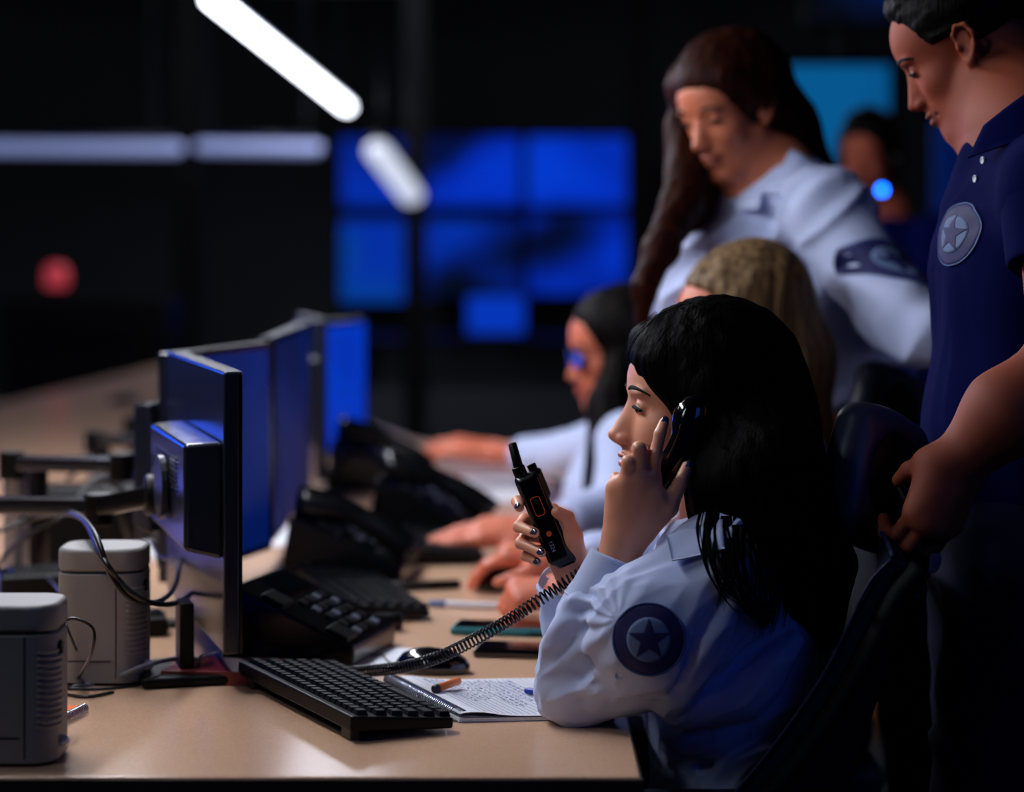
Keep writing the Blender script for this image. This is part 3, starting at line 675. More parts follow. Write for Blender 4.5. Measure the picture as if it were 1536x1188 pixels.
def smartphone(a, b, dep, m, label):
    a, b = A_(a), A_(b); c = (a + b) / 2; v = b - a; L = np.linalg.norm(v[:2]); root = empty('smartphone', (c[0], c[1], DZ), math.atan2(v[1], v[0])); tag(root, label, 'phone')
    MB().box((0, dep / 2, .0065), (L, dep, .012)).build('case', m, root, bevel=.005); MB().box((0, dep / 2, .0128), (L - .012, dep - .01, .0012)).build('screen', M['gloss'], root, bevel=.0005)
    MB().box((L / 2 - .03, -.0008, .0065), (.02, .002, .003)).build('side_button', M['black'], root)
    return root
smartphone(D(674, 953), D(832, 957), .075, M['teal'], 'smartphone in a teal case lying behind the coiled cord')
smartphone(D(708, 987), D(850, 991), .078, M['gloss'], 'black smartphone lying nearer, beside her sleeve')
# far small black mouse under the woman's hand is built with the hands
q = D(765, 888); mouse(q + (0, .03, 0), 3.05, 'black mouse under the hand of the seated woman behind', M['gloss'], 1.25)
# orange wooden stool glimpsed low on the right
st = empty('wooden_stool', (1.18, 6.6, 0)); tag(st, 'orange wooden stool glimpsed low between the chair and the man', 'stool')
MB().lathe((1.10, 6.4, .42), [(.01, 0), (.17, 0), (.18, .015), (.17, .035), (.01, .035)], 24).build('seat', M['wood'], st, bevel=.004, world=True)
for sx, sy in ((-1, -1), (1, -1), (1, 1), (-1, 1)):
    MB().tube([(1.10 + sx * .10, 6.4 + sy * .10, .425), (1.10 + sx * .15, 6.4 + sy * .15, 0)], .018, 10).build('leg', M['wood'], st, bevel=.002, world=True)
# ---------------------------------------------------------------- people
SK = {}
def skin(name, c, tone, sss=.12, rough=.42): SK[name] = mat(name, c, rough, sss=sss, attr=tone, bump=(350, .08, .0004)); return SK[name]
skin('fair skin', 'e6a080', '9a3c34'); skin('warm skin', 'c87250', '98402c', rough=.5); skin('ruddy skin', 'd07052', 'a03020', rough=.5); skin('tan skin', '9a4628', '7c3c30', rough=.7)
M['shirt'] = mat('light blue white shirt cotton', 'bcc8ea', .8, spec=.2, bump=(900, .12, .0004))
M['stitch'] = mat('shirt stitching', '93a3cf', .85)
M['polo'] = mat('navy polo knit', '030940', .9, spec=.05, bump=(900, .15, .0004))
M['trouser'] = mat('navy trousers', '070f34', .85, spec=.2, bump=(700, .1, .0004))
M['blacktr'] = mat('black trousers', '07080c', .9, spec=.2)
M['nail'] = mat('dark violet nail polish', '34324c', .12, coat=.8)
M['patch'] = mat('navy badge cloth', '0a1054', .7); M['patchl'] = mat('grey blue badge cloth', '5c7298', .75); M['patchr'] = mat('badge rim', '3c5c94', .7)
M['eye'] = mat('eye white', 'c8c4c4', .2); M['iris'] = mat('dark iris', '120a08', .1); M['brow'] = mat('dark brow', '0c0808', .8)
def hairmat(name, c, c2, rough=.38, spec=.5):
    m = mat(name, c, rough, spec=spec, bump=((260, 260, 18), .6, .003)); nt = m.node_tree; N = nt.nodes; L = nt.links
    tc = N.new('ShaderNodeTexCoord'); mp = N.new('ShaderNodeMapping'); mp.inputs['Scale'].default_value = (110, 110, 9)
    no = N.new('ShaderNodeTexNoise'); no.inputs['Scale'].default_value = 1; no.inputs['Detail'].default_value = 3
    mx = N.new('ShaderNodeMix'); mx.data_type = 'RGBA'; mx.inputs[6].default_value = srgb(c); mx.inputs[7].default_value = srgb(c2)
    rp = N.new('ShaderNodeMapRange'); rp.inputs[1].default_value = .35; rp.inputs[2].default_value = .7
    L.new(tc.outputs['Object'], mp.inputs[0]); L.new(mp.outputs[0], no.inputs['Vector']); L.new(no.outputs['Fac'], rp.inputs[0]); L.new(rp.outputs[0], mx.inputs[0]); L.new(mx.outputs[2], N['Principled BSDF'].inputs['Base Color'])
    return m
M['hairblack'] = hairmat('black hair', '000000', '010101', .6, .03)
M['hairbrown'] = hairmat('auburn hair', '1a0703', '381407', .55, .07)
M['hairblond'] = hairmat('dark blond hair', '4a3420', '927652', .5, .15)
M['hairdark'] = hairmat('dark brown hair', '060404', '0e0907', .55, .07)
def head(female=True, eyes='down', ear=True):
    j = 1.0 if female else 1.12
    q = [ell((-.012, 0, .035), (.100, .076, .083)), ell((.045, 0, .030), (.045, .058, .050), .02), ell((.038, 0, -.035), (.048, .058 * (1 + (j - 1) * .5), .065), .02),
         ell((.025, 0, -.072), (.052, .046 * j, .040), .02), ell((.065, 0, -.072), (.030, .028, .026), .012), ell((.066, 0, -.105), (.021, .024 * j, .018), .014)]
    for s in (-1, 1):
        q += [ell((.048, s * .036, -.030), (.028, .024, .026), .014), cap((.002, s * .052 * j, -.055), (.056, s * .020 * j, -.108), .016 * j, .013 * j, .022), ell((.078, s * .026, .016), (.013, .022, .007), .010)]
        q += [ell((.0945, s * .031, -.001), (.0145, .017, .011), .012, 's')]
        q += [ell((.0715, s * .031, -.002), (.0132, .0140, .0128), .003)]
    q += [cap((.078, 0, .006), (.1010, 0, -.036), .0075, .0088, .010), cap((.078, 0, -.012), (.090, 0, -.042), .0125, .0130, .012), ell((.1050, 0, -.0425), (.0100, .0096, .0084), .004), cap((.102, 0, -.048), (.088, 0, -.0555), .005, .005, .006)]
    for s in (-1, 1): q += [ell((.0945, s * .0108, -.0465), (.0105, .0064, .0072), .004)]
    q += [ell((.0915, 0, -.0680), (.0090, .021, .0050), .004), ell((.0902, 0, -.0795), (.0088, .018, .0060), .004)]
    for s in (-1, 1): q += [ell((.0985, s * .0062, -.0535), (.0056, .0032, .0042), .002, 's'), ell((.077, s * .0245, -.0735), (.006, .004, .004), .006, 's')]
    q += [ell((.1020, 0, -.0735), (.0090, .022, .0013), .0022, 's')]
    if eyes == 'open':
        for s in (-1, 1): q += [ell((.0860, s * .0315, -.003), (.009, .0125, .0042), .0015, 's')]
    if ear:
        R = roty(-.18)
        for s in (-1, 1):
            t = lambda p: A_((-.008, s * .078, -.010)) + R @ A_((p[0], s * p[1], p[2]))
            q += [ell(t((0, 0, 0)), (.015, .005, .028), .004, R=R @ rotz(-s * .35))]
            rim = [t(p) for p in ((.010, -.001, .004), (.012, .003, .018), (.004, .008, .029), (-.010, .011, .027), (-.017, .012, .012), (-.014, .010, -.006), (-.006, .006, -.020), (.002, .003, -.028), (.008, .001, -.022))]
            q += chain(rim, [.0028, .003, .0034, .0036, .0034, .003, .0034, .0046, .003], .003)
            q += [ell(t((.002, .009, -.003)), (.007, .006, .011), .004, 's', R=R), ell(t((-.002, .0105, .013)), (.007, .005, .007), .004, 's', R=R), ell(t((.010, .003, -.003)), (.004, .004, .006), .003)]
    return q
class Head:
    def __init__(s, c, fwd, up=(0, 0, 1), scale=1.0, **k):
        s.c = A_(c); s.R = frame(fwd, up); s.s = scale; s.k = k; s.prims = xf(head(**k), s.c, s.R, scale)
    def w(s, p): return s.c + s.R @ (A_(p) * s.s)
    def loc(s, v): return (v - s.c) @ s.R / s.s
    def tone(s, extra=None):
        def f(v):
            l = s.loc(v); x, y, z = l[:, 0], l[:, 1], l[:, 2]
            wv = .5 - .5 * np.clip(np.abs(y) / .026, 0, 1) ** 2
            t = (x > .068) & (np.abs(y) < .026) & (np.abs(z + .0735) < .011 * (1 - (np.abs(y) / .027) ** 2) + .001)
            t = t.astype(float) * .85
            if extra: t = np.maximum(t, extra(x, y, z))
            return t
        return f
    def features(s, root, bodyobj, browm, lash=True, iris=True, browth=1.0):
        for sd in (-1, 1):
            vs, q = sdf_mesh([ell(s.w((.0705, sd * .031, -.002)), (.0125 * s.s,) * 3)], .002)
            ey = link_mesh('eyeball', np_mesh('eyeball', vs, q), M['eye'], None); setpar(ey, bodyobj)
            if iris:
                vs, q = sdf_mesh([ell(s.w((.0790, sd * .0315, -.006)), (.0056 * s.s,) * 3)], .0012)
                ir = link_mesh('iris', np_mesh('iris', vs, q), M['iris'], None); setpar(ir, bodyobj)
            arc = [(.0835, sd * .0125, .0165), (.0858, sd * .022, .0200), (.0830, sd * .034, .0208), (.0760, sd * .0445, .0185), (.068, sd * .052, .0140)]
            p0 = [s.w(a) for a in spline(arc, 6)]
            out = [A_(0)] and []
            fw = s.R @ A_((.75, sd * .6, .25)); fw /= np.linalg.norm(fw)
            pj = march(s.prims, np.array(p0), fw, .02 * s.s); n = len(pj)
            rr = [browth * s.s * (.0012 + .0022 * math.sin(math.pi * min(1, (i + 3) / n)) * (1 - .5 * i / n)) for i in range(n)]
            setpar(MB().tube(list(pj), rr, 8).build('eyebrow', browm, smooth=True), bodyobj)
            if lash:
                la = [s.w(a) for a in spline([(.0815, sd * .0185, -.005), (.0858, sd * .0255, -.0030), (.0862, sd * .033, -.0025), (.0825, sd * .0405, -.0045), (.077, sd * .0455, -.0070)], 5)]
                setpar(MB().tube(la, [.0012 * s.s] + [.0023 * s.s] * (len(la) - 2) + [.0014 * s.s], 6).build('eyelash', M['brow'], smooth=True), bodyobj)
def finger(pts, r0, k=.0035):
    n = len(pts); rs = [r0 * f for f in (1.08, 1.0, .90, .78)][:n]
    return chain([A_(p) for p in pts], rs, k)
def palm(wrist, mcps, r=.011, rw=.017, k=.016, cmc=None, n=None):
    q = []
    mc = [A_(m) for m in mcps]; w_ = A_(wrist); across = (mc[-1] - mc[0]); across /= np.linalg.norm(across)
    for i, m in enumerate(mc):
        o = w_ + across * (-.012 + .008 * i); q.append(cap(o, m, rw * .85, r, k))
    for a, b in zip(mc[:-1], mc[1:]): q.append(cap(w_ * .45 + (a + b) / 2 * .55, (a + b) / 2, r * 1.15, r * .75, k))
    return q
def nail(tip, prev, face, r, root, m=None):     # face: direction the nail looks to
    tip, prev, face = A_(tip), A_(prev), A_(face); ax = tip - prev; ax /= np.linalg.norm(ax); f = face - ax * (face @ ax); f /= np.linalg.norm(f)
    R = np.stack((ax, np.cross(f, ax), f), 1)
    c = tip + f * r * .58 + ax * r * .10
    vs, q = sdf_mesh([ell(c, (r * 1.0, r * .70, r * .30), R=R)], r * .14)
    o = link_mesh('fingernail', np_mesh('fingernail', vs, q), m or M['nail'], None); return setpar(o, root)
def badge(prims, c, n, r, root, up=(0, 0, 1), disp=None, lift=0.):
    c, n = A_(c), A_(n) / np.linalg.norm(n); u = np.cross(up, n); u /= np.linalg.norm(u); v = np.cross(n, u)
    def disc(name, rad, off, m, parent, star=False, ring=None, th=.0015):
        vs = []; fs = []
        if ring:
            K = 48
            for i in range(K):
                a = 2 * math.pi * i / K
                for rr in (ring, rad): vs.append(c + (u * math.cos(a) + v * math.sin(a)) * rr)
            fs = [(2 * i, 2 * i + 1, 2 * ((i + 1) % K) + 1, 2 * ((i + 1) % K)) for i in range(K)]
        else:
            K, RN = (50 if star else 48), 7
            vs = [c]
            for j in range(1, RN + 1):
                for i in range(K):
                    a = 2 * math.pi * i / K + math.pi / 2; rr = rad
                    if star:
                        f = (i % 10) / 10; f = 2 * f if f < .5 else 2 - 2 * f
                        ro, ri = 1.0, .40; A0 = np.array((ro, 0)); B0 = np.array((ri * math.cos(math.pi / 5), ri * math.sin(math.pi / 5))); pt = A0 + (B0 - A0) * f
                        sg = math.floor(i / 10); th_ = math.atan2(pt[1], pt[0]); a = math.pi / 2 + sg * 2 * math.pi / 5 + (th_ if (i % 10) <= 5 else 2 * math.pi / 5 - th_); rr = rad * np.linalg.norm(pt)
                    vs.append(c + (u * math.cos(a) + v * math.sin(a)) * rr * j / RN)
            fs = [(0, 1 + i, 1 + (i + 1) % K) for i in range(K)]
            for j in range(RN - 1):
                for i in range(K):
                    a = 1 + j * K + i; b = 1 + j * K + (i + 1) % K; fs.append((a, a + K, b + K, b))
        pts = march(prims, np.array(vs), n, .05, disp) + n * (off + lift)
        mb = MB(); mb.add(pts, fs); o = mb.build(name, m, smooth=True); sm = o.modifiers.new('thick', 'SOLIDIFY'); sm.thickness = th; sm.offset = -1 if True else 1
        return setpar(o, parent)
    b = disc('arm_badge', r, .0022, M['patch'], root)
    disc('badge_rim', r * 1.0, .0030, M['patchr'], b, ring=r * .955, th=.001)
    disc('badge_field', r * .60, .0030, M['patchl'], b, th=.0008); disc('badge_star', r * .60, .0037, M['patch'], b, star=True, th=.0008)
    return b
def folds(scale, amp, seed=0, stretch=None, env=None):
    def f(p, v):
        q = p if stretch is None else p @ stretch
        w_ = vnoise(q * scale * .45, seed + 5)
        n = vnoise(q * scale + w_[..., None] * .9, seed); r = 1 - np.abs(n) * 2
        m = vnoise(p * 6 + 3, seed + 9) * .5 + .6
        d = -amp * np.clip(r, -.4, 1) ** 1 * m
        return d if env is None else d * env(p)
    return f
def strands(fr, amp, seed, axis=(0, 0, 1)):       # hair ridges running along an axis
    ax = A_(axis) / np.linalg.norm(axis)
    def f(p, v):
        w_ = vnoise(p * 9, seed + 2)
        q = p - (p @ ax)[..., None] * ax * .93 + w_[..., None] * .012
        return -amp * (vnoise(q * fr, seed) + .5 * vnoise(q * fr * 2.1, seed + 1)) 
    return f
def person(c, label, cat='person', group=None): r = empty('person', (c[0], c[1], c[2] if len(c) > 2 else 0)); tag(r, label, cat, group); return r
def seated_legs(hip, lateral=(0, 1, 0), fwd=(-1, 0, 0), hw=.09, thick=1.0):
    q = []; sk = []
    for s in (-1, 1):
        h = A_(hip) + A_(lateral) * s * hw; kn = h + A_(fwd) * .43 + A_(lateral) * s * .02; kn[2] = .52; an = kn + A_(fwd) * .06; an[2] = .09; toe = an + A_(fwd) * .15; toe[2] = .03
        q += [cap(h, kn, .085 * thick, .058 * thick, .04), cap(kn, an, .056 * thick, .036 * thick, .02)]; sk += [cap(an - (0, 0, .02), toe, .040, .032, .02), ell(an - (0, 0, .045), (.05, .04, .043), .02)]
    return q, sk
# ================================================================ the operator on the phone
DM = 3.05
root = person((.36, DM, 0), 'woman with long black hair in a light shirt, phone at her ear, radio raised')
Hm = Head(P(1046, 610, DM), (-1, -.04, .06), female=True, eyes='open')
sh = P(1082, 858, 2.885); shf = P(1085, 855, 3.20)
elb = P(866, 1030, 2.930); wr = P(936, 815, 2.925)
rw = P(866, 866, 3.035); relb = P(905, 1040, 3.13)
# left hand, palm to her face, back of the hand to the camera
mI, mM, mR, mP = P(979, 716, 2.903), P(961, 716, 2.895), P(940, 722, 2.898), P(922, 733, 2.91)
LI = [mI, P(983, 682, 2.892), P(990, 651, 2.895), P(996, 634, 2.902)]
LM = [mM, P(959, 673, 2.885), P(965, 675, 2.918), P(972, 690, 2.935)]
LR = [mR, P(943, 693, 2.887), P(952, 694, 2.920), P(962, 708, 2.938)]
LP = [mP, P(924, 717, 2.915), P(934, 718, 2.94), P(945, 724, 2.95)]
LT = [P(968, 795, 2.915), P(1004, 762, 2.905), P(1019, 727, 2.905), P(1030, 700, 2.912)]
lh = palm(wr, [mI, mM, mR, mP], .0115, .018, .014) + finger(LI, .0082) + finger(LM, .0090) + finger(LR, .0088) + finger(LP, .0070) + [cap(LT[0], LT[1], .015, .0115, .016), cap(LT[1], LT[2], .0105, .0090, .004), cap(LT[2], LT[3], .0090, .0070, .003), cap(P(940, 795, 2.915), P(985, 745, 2.90), .016, .012, .014)]
for a, b in ((mI, P(958, 775, 2.91)), (mM, P(948, 775, 2.905)), (mR, P(938, 778, 2.908)), (mP, P(930, 782, 2.92))): lh.append(cap(a - (0, .004, 0), b - (0, .003, 0), .0062, .004, .008))     # tendons and knuckles
# right hand round the radio
gI, gM, gR, gP = P(826, 768, 3.045), P(830, 788, 3.05), P(834, 808, 3.05), P(838, 826, 3.045)
RI = [gI, P(789, 748, 3.045), P(776, 752, 3.022), P(779, 761, 3.000)]
RM = [gM, P(787, 780, 3.045), P(778, 790, 3.012), P(802, 799, 2.985)]
RR = [gR, P(789, 803, 3.042), P(781, 815, 3.010), P(812, 829, 2.984)]
RP = [gP, P(795, 826, 3.035), P(789, 834, 3.012), P(806, 843, 2.995)]
RT = [P(860, 838, 3.02), P(860, 805, 3.0), P(851, 777, 2.995), P(836, 768, 2.992)]
rh = palm(rw, [gI, gM, gR, gP], .0125, .020, .016) + finger(RI, .0080) + finger(RM, .0082) + finger(RR, .0080) + finger(RP, .0072) + [cap(RT[0], RT[1], .018, .0125, .016), cap(RT[1], RT[2], .0115, .0095, .005), cap(RT[2], RT[3], .0095, .0078, .003)]
nk = P(1092, 800, DM)
bp = Hm.prims + [cap(Hm.w((-.022, 0, -.07)), nk, .052, .056, .03), cap(nk + (0, -.09, -.03), nk + (0, .09, -.03), .035, .035, .05),
     cap(P(1110, 870, DM), P(1120, 1020, DM), .08, .085, .05, u=(0, 1, 0), w=1.45), cap(P(1120, 1020, DM), P(1130, 1200, DM), .08, .075, .05, u=(0, 1, 0), w=1.3), cap(P(1130, 1200, DM), P(1140, 1290, DM), .08, .09, .05, u=(0, 1, 0), w=1.5),
     cap(sh + (.02, .03, 0), elb, .040, .034, .03), cap(elb, wr, .034, .024, .02), cap(shf + (.0, -.02, 0), relb, .040, .034, .03), cap(relb, rw, .034, .024, .02)]
lg, shoes = seated_legs(P(1140, 1300, DM))
bp += lh + rh + [dict(q, ra=q['ra'] * .9, rb=q['rb'] * .9) for q in lg] + shoes[::2]
bo = body('body', bp, SK['fair skin'], root, .0019, tone=Hm.tone())
Hm.features(root, bo, M['brow'], browth=1.0)
cmf = A_((0, -1, .1))
nail(LI[3], LI[2], (.2, -.8, .5), .0072, bo); nail(LT[3], LT[2], (.5, -.8, .2), .0078, bo)
for f_, d_ in ((RI, (-.3, -1, .15)), (RM, (-.1, -1, .3)), (RR, (0, -1, .3))): nail(f_[3], f_[2], d_, .0072, bo)
nail(RP[3], RP[2], (0, -1, .2), .0065, bo)
# shirt
cuffn = (wr - elb) / np.linalg.norm(wr - elb); cuffp = P(935, 836, 2.925)
rcn = (rw - relb) / np.linalg.norm(rw - relb); rcp = P(846, 868, 3.04)
lowc = P(888, 905, 2.928)
slv = [cap(sh, P(975, 950, 2.880), .066, .073, .04), cap(P(975, 950, 2.880), elb + (.028, 0, .015), .073, .046, .04), cap(elb + (.0, 0, .006), elb + (.05, -.01, .02), .0485, .052, .03), cap(elb, P(872, 985, 2.930), .047, .043, .02), cap(P(872, 985, 2.93), lowc, .043, .036, .015)]
cuf = [cap(lowc, cuffp + cuffn * .02, .0350, .0375, .006), half(cuffp, cuffn, .0022), cap(cuffp - cuffn * .02, cuffp + cuffn * .05, .0325, .0340, .003, 's')]
rc0 = P(858, 935, 3.065)
rcuf = [cap(rc0, rcp + rcn * .02, .034, .038, .008), cap(relb, rc0, .046, .036, .02), half(rcp, rcn, .002), cap(rcp - rcn * .022, rcp + rcn * .05, .032, .0345, .003, 's')]
tor = [cap(P(1100, 880, DM), P(1108, 1010, DM), .108, .112, .05, u=(0, 1, 0), w=1.42), cap(P(1108, 1010, DM), P(1092, 1130, DM), .112, .088, .05, u=(0, 1, 0), w=1.35), cap(P(1092, 1130, DM), P(1100, 1235, DM), .088, .11, .05, u=(0, 1, 0), w=1.5),
       cap(P(1095, 830, DM), P(1095, 860, DM), .07, .09, .05, u=(0, 1, 0), w=1.3), cap(nk + (.02, -.01, -.03), sh + (.005, .03, .0), .058, .064, .04), cap(nk + (.02, .01, -.03), shf, .058, .064, .04), cap(shf, relb + (.01, 0, .01), .064, .050, .04),
       ell(P(1020, 930, 3.0), (.055, .06, .06), .04)]
def crease(a, b, r, k=.012, op='s', mid=None):
    pts = [P(*a)] + ([P(*mid)] if mid else []) + [P(*b)]; pts = spline(pts, 4) if mid else pts; n = len(pts)
    return [cap(pts[i], pts[i + 1], r * (.4 + .6 * math.sin(math.pi * (i + .5) / n)), r * (.4 + .6 * math.sin(math.pi * (i + 1.0) / n)), k, op) for i in range(n - 1)]
cr = []
# valleys (cut) and ridges (added) laid over the sleeve near the elbow crook and the torso
for a, m_, b, r in (((925, 905, 2.872), (900, 935, 2.868), (865, 975, 2.874), .008), ((925, 925, 2.862), (905, 965, 2.862), (872, 1015, 2.868), .008), ((868, 915, 2.878), (852, 960, 2.872), (838, 1010, 2.874), .007), ((905, 1000, 2.86), (890, 1030, 2.862), (868, 1062, 2.87), .007)):
    cr += crease(a, b, r * 1.35, .007, 's', m_)
for a, m_, b, r in (((905, 912, 2.893), (880, 955, 2.890), (848, 1000, 2.892), .010), ((930, 915, 2.88), (902, 950, 2.878), (880, 1000, 2.880), .010), ((862, 905, 2.902), (845, 955, 2.898), (830, 1020, 2.902), .010), ((918, 985, 2.872), (905, 1020, 2.872), (890, 1058, 2.880), .010)):
    cr += crease(a, b, r, .012, 'u', m_)
for a, m_, b, r in (((1100, 880, 2.822), (1048, 970, 2.815), (1008, 1058, 2.83), .010), ((1130, 900, 2.83), (1080, 1000, 2.83), (1010, 1065, 2.86), .011), ((1180, 1010, 2.87), (1100, 1060, 2.88), (1000, 1085, 2.90), .012), ((1150, 1090, 2.92), (1090, 1120, 2.91), (1050, 1150, 2.92), .010)):
    cr += crease(a, b, r * 1.35, .009, 's', m_)
for a, m_, b, r in (((1110, 870, 2.845), (1055, 970, 2.838), (1005, 1060, 2.86), .014), ((1190, 960, 2.89), (1110, 1040, 2.88), (1010, 1075, 2.89), .015), ((1160, 1060, 2.92), (1080, 1095, 2.91), (1010, 1105, 2.93), .014)):
    cr += crease(a, b, r, .02, 'u', m_)
tdir = A_((.78, 0, .62)); St = np.eye(3) - .68 * np.outer(tdir, tdir)
fl_a = folds(24, .0075, 3, stretch=St); fl_b = folds(52, .0028, 8, stretch=St)
fl = lambda p, v: fl_a(p, v) + fl_b(p, v)
elc = P(893, 960, 2.87); bdc = P(973, 958, 2.83)
def shdisp(p, v):
    d = fl(p, v); e = np.exp(-((p - elc) ** 2).sum(-1) / .0045)
    q = (p - P(925, 915, 2.87)); ang_ = np.arctan2(q[..., 2], q[..., 0])
    d = d - e * .0048 * np.sin(ang_ * 11 + 4 * vnoise(p * 14, 2))
    return d * (1 - .85 * np.exp(-(((p - bdc) ** 2).sum(-1) / .0040) ** 2))
neckcut = [cap(nk + (-.03, 0, .0), Hm.w((0, 0, -.08)), .052, .06, .01, 's')]
so = body('shirt', tor + slv + cr + [half(P(1000, 1240, DM), (0, 0, -1), .004)] + neckcut + [], M['shirt'], root, .0022, disp=shdisp, amp=.018)
body('cuff', cuf, M['shirt'], root, .0017); body('sleeve', rcuf[:2] + rcuf[2:], M['shirt'], root, .002, disp=lambda p, v: fl(p, v) * .4, amp=.008)
# cuff seams, buttons, collar, epaulette
def ring(c, n, r, rt, m, parent, name, arc=(0, 2 * math.pi)):
    n = n / np.linalg.norm(n); u = np.cross(n, (0, 1, 0)); u /= np.linalg.norm(u); v_ = np.cross(n, u)
    return setpar(MB().tube([c + r * (math.cos(a) * u + math.sin(a) * v_) for a in np.linspace(arc[0], arc[1], 40)], rt, 6).build(name, m, smooth=True), parent)
ring(cuffp - cuffn * .006, cuffn, .0378, .0007, M['stitch'], root, 'cuff_seam'); ring(lowc + cuffn * .004, cuffn, .0365, .0016, M['shirt'], root, 'cuff_edge')
def button(c, n, r, parent):
    n = A_(n) / np.linalg.norm(n); R = frame(n) @ roty(math.pi / 2)
    return setpar(MB().lathe(c, [(.0005, 0), (r, 0), (r, .0018), (r * .75, .0022), (r * .7, .0014), (.0005, .0014)], 18, R).build('button', M['white'], smooth=True), parent)
shp = tor + slv + cr
def onsurf(px, py, d, n=(0, -1, 0), prims=shp): return march(prims, P(px, py, d)[None], A_(n), .08)[0]
button(onsurf(926, 1008, 2.85) - (0, .003, 0), (0, -1, .2), .0052, so); button(P(861, 874, 3.003), (.1, -1, .2), .0052, so)
bc = P(973, 958, 2.82); badge(shp, bc, (-.05, -1, .12), .0445, root, disp=shdisp)
# epaulette: a strap standing on the shoulder seam, folded over a button end
def slab(name, quad, th, m, parent, nrm, nu=8, bulge=.0):
    q = [A_(p) for p in quad]; vs = []; n = A_(nrm) / np.linalg.norm(nrm)
    for k in (0, 1):
        for i in range(nu + 1):
            for j in range(nu + 1):
                u, v_ = i / nu, j / nu; p = (q[0] * (1 - u) + q[1] * u) * (1 - v_) + (q[3] * (1 - u) + q[2] * u) * v_
                vs.append(p + n * (th * k + bulge * math.sin(math.pi * v_)))
    N1 = nu + 1; T = N1 * N1; fs = []
    for i in range(nu):
        for j in range(nu):
            a = i * N1 + j; fs += [(a, a + 1, a + N1 + 1, a + N1), (T + a, T + a + N1, T + a + N1 + 1, T + a + 1)]
    for i in range(nu):
        for a, b in ((i, i + 1),):
            for l in ((a * N1, b * N1), (a * N1 + nu, b * N1 + nu), (a, b), (nu * N1 + a, nu * N1 + b)): fs.append((l[0], l[1], T + l[1], T + l[0]))
    mb = MB(); mb.add(vs, fs); o = mb.build(name, m, bevel=0, smooth=True); return setpar(o, parent)
def pslab(name, quad, th, m, parent, n, prims, disp=None, lift=.004, nu=14, curl=0.):
    n = A_(n) / np.linalg.norm(n); q = [P(*a) for a in quad]; g = []
    for i in range(nu + 1):
        for j in range(nu + 1): u, v_ = i / nu, j / nu; g.append((q[0] * (1 - u) + q[1] * u) * (1 - v_) + (q[3] * (1 - u) + q[2] * u) * v_)
    g = march(prims, np.array(g), n, .08, disp); N1 = nu + 1; T = N1 * N1; l = np.array([lift + curl * (1 - i / nu) ** 3 for i in range(N1) for j in range(N1)])[:, None]
    vs = list(g + n * l) + list(g + n * (l + th)); fs = []
    for i in range(nu):
        for j in range(nu): a = i * N1 + j; fs += [(a, a + 1, a + N1 + 1, a + N1), (T + a, T + a + N1, T + a + N1 + 1, T + a + 1)]
        for a, b in ((i * N1, (i + 1) * N1), (i * N1 + nu, (i + 1) * N1 + nu), (i, i + 1), (nu * N1 + i, nu * N1 + i + 1)): fs.append((a, b, T + b, T + a))
    mb = MB(); mb.add(vs, fs); return setpar(mb.build(name, m, smooth=True), parent)
pslab('epaulette', [(1000, 803, 2.86), (1085, 782, 2.86), (1092, 832, 2.84), (1011, 846, 2.84)], .005, M['shirt'], so, (-.25, -1, .45), shp, shdisp, .003, curl=.008)

slab('collar', [P(1012, 782, 2.98), P(1075, 765, 2.97), P(1062, 812, 2.94), P(985, 818, 2.97)], .004, M['shirt'], so, (-.4, -1, .2), bulge=.006)
slab('collar', [P(990, 800, 2.99), P(1012, 790, 2.985), P(996, 846, 2.95), P(978, 868, 2.965)], .004, M['shirt'], so, (-.5, -1, .2), bulge=.003)
# trousers, shoes
body('trousers', lg + [cap(P(1100, 1215, DM), P(1140, 1300, DM), .095, .12, .05, u=(0, 1, 0), w=1.35), half((0, 0, .10), (0, 0, -1), .003), half(P(1100, 1200, DM), (-.2, 0, 1), .003)], M['blacktr'], root, .005)
body('shoes', shoes + [half((0, 0, .004), (0, 0, -1), .002), half((0, 0, .12), (0, 0, 1), .002)], M['gloss'], root, .004)
# hair
hp = [ell(Hm.w((-.014, 0, .040)), (.113, .090, .094), R=Hm.R), half(Hm.w((.034, 0, 0)), Hm.R @ A_((1, 0, -1.05)), .012),
      cap(P(1085, 560, DM), P(1120, 650, DM + .01), .092, .085, .05), cap(P(1120, 650, DM), P(1150, 770, DM), .082, .082, .05, u=(0, 1, 0), w=1.25), cap(P(1150, 770, DM), P(1185, 870, DM - .02), .080, .068, .04, u=(0, 1, 0), w=1.4), cap(P(1185, 870, DM - .02), P(1222, 950, DM), .066, .030, .04, u=(0, 1, 0), w=1.7),
      cap(P(1060, 600, 2.968), P(1075, 700, 2.955), .030, .036, .03), cap(P(1075, 700, 2.955), P(1090, 800, 2.93), .036, .034, .03), cap(P(1090, 790, 2.93), P(1120, 850, 2.88), .034, .026, .03)]
hp += [cap(P(1095, 740, 2.92), P(1150, 790, 2.90), .050, .048, .03), cap(P(1160, 700, 2.93), P(1222, 850, 2.91), .070, .045, .04), cap(P(1222, 850, 2.91), P(1245, 955, 2.95), .045, .016, .03)]
hp += [cap(Hm.w((.072, -.02, .088)), Hm.w((.055, .055, .062)), .016, .014, .02), cap(Hm.w((.055, .055, .062)), Hm.w((.012, .074, .012)), .014, .016, .02)]
ho = body('hair', hp, M['hairblack'], root, .0028, disp=strands(70, .0022, 11, (.25, 0, -1)), amp=.005)
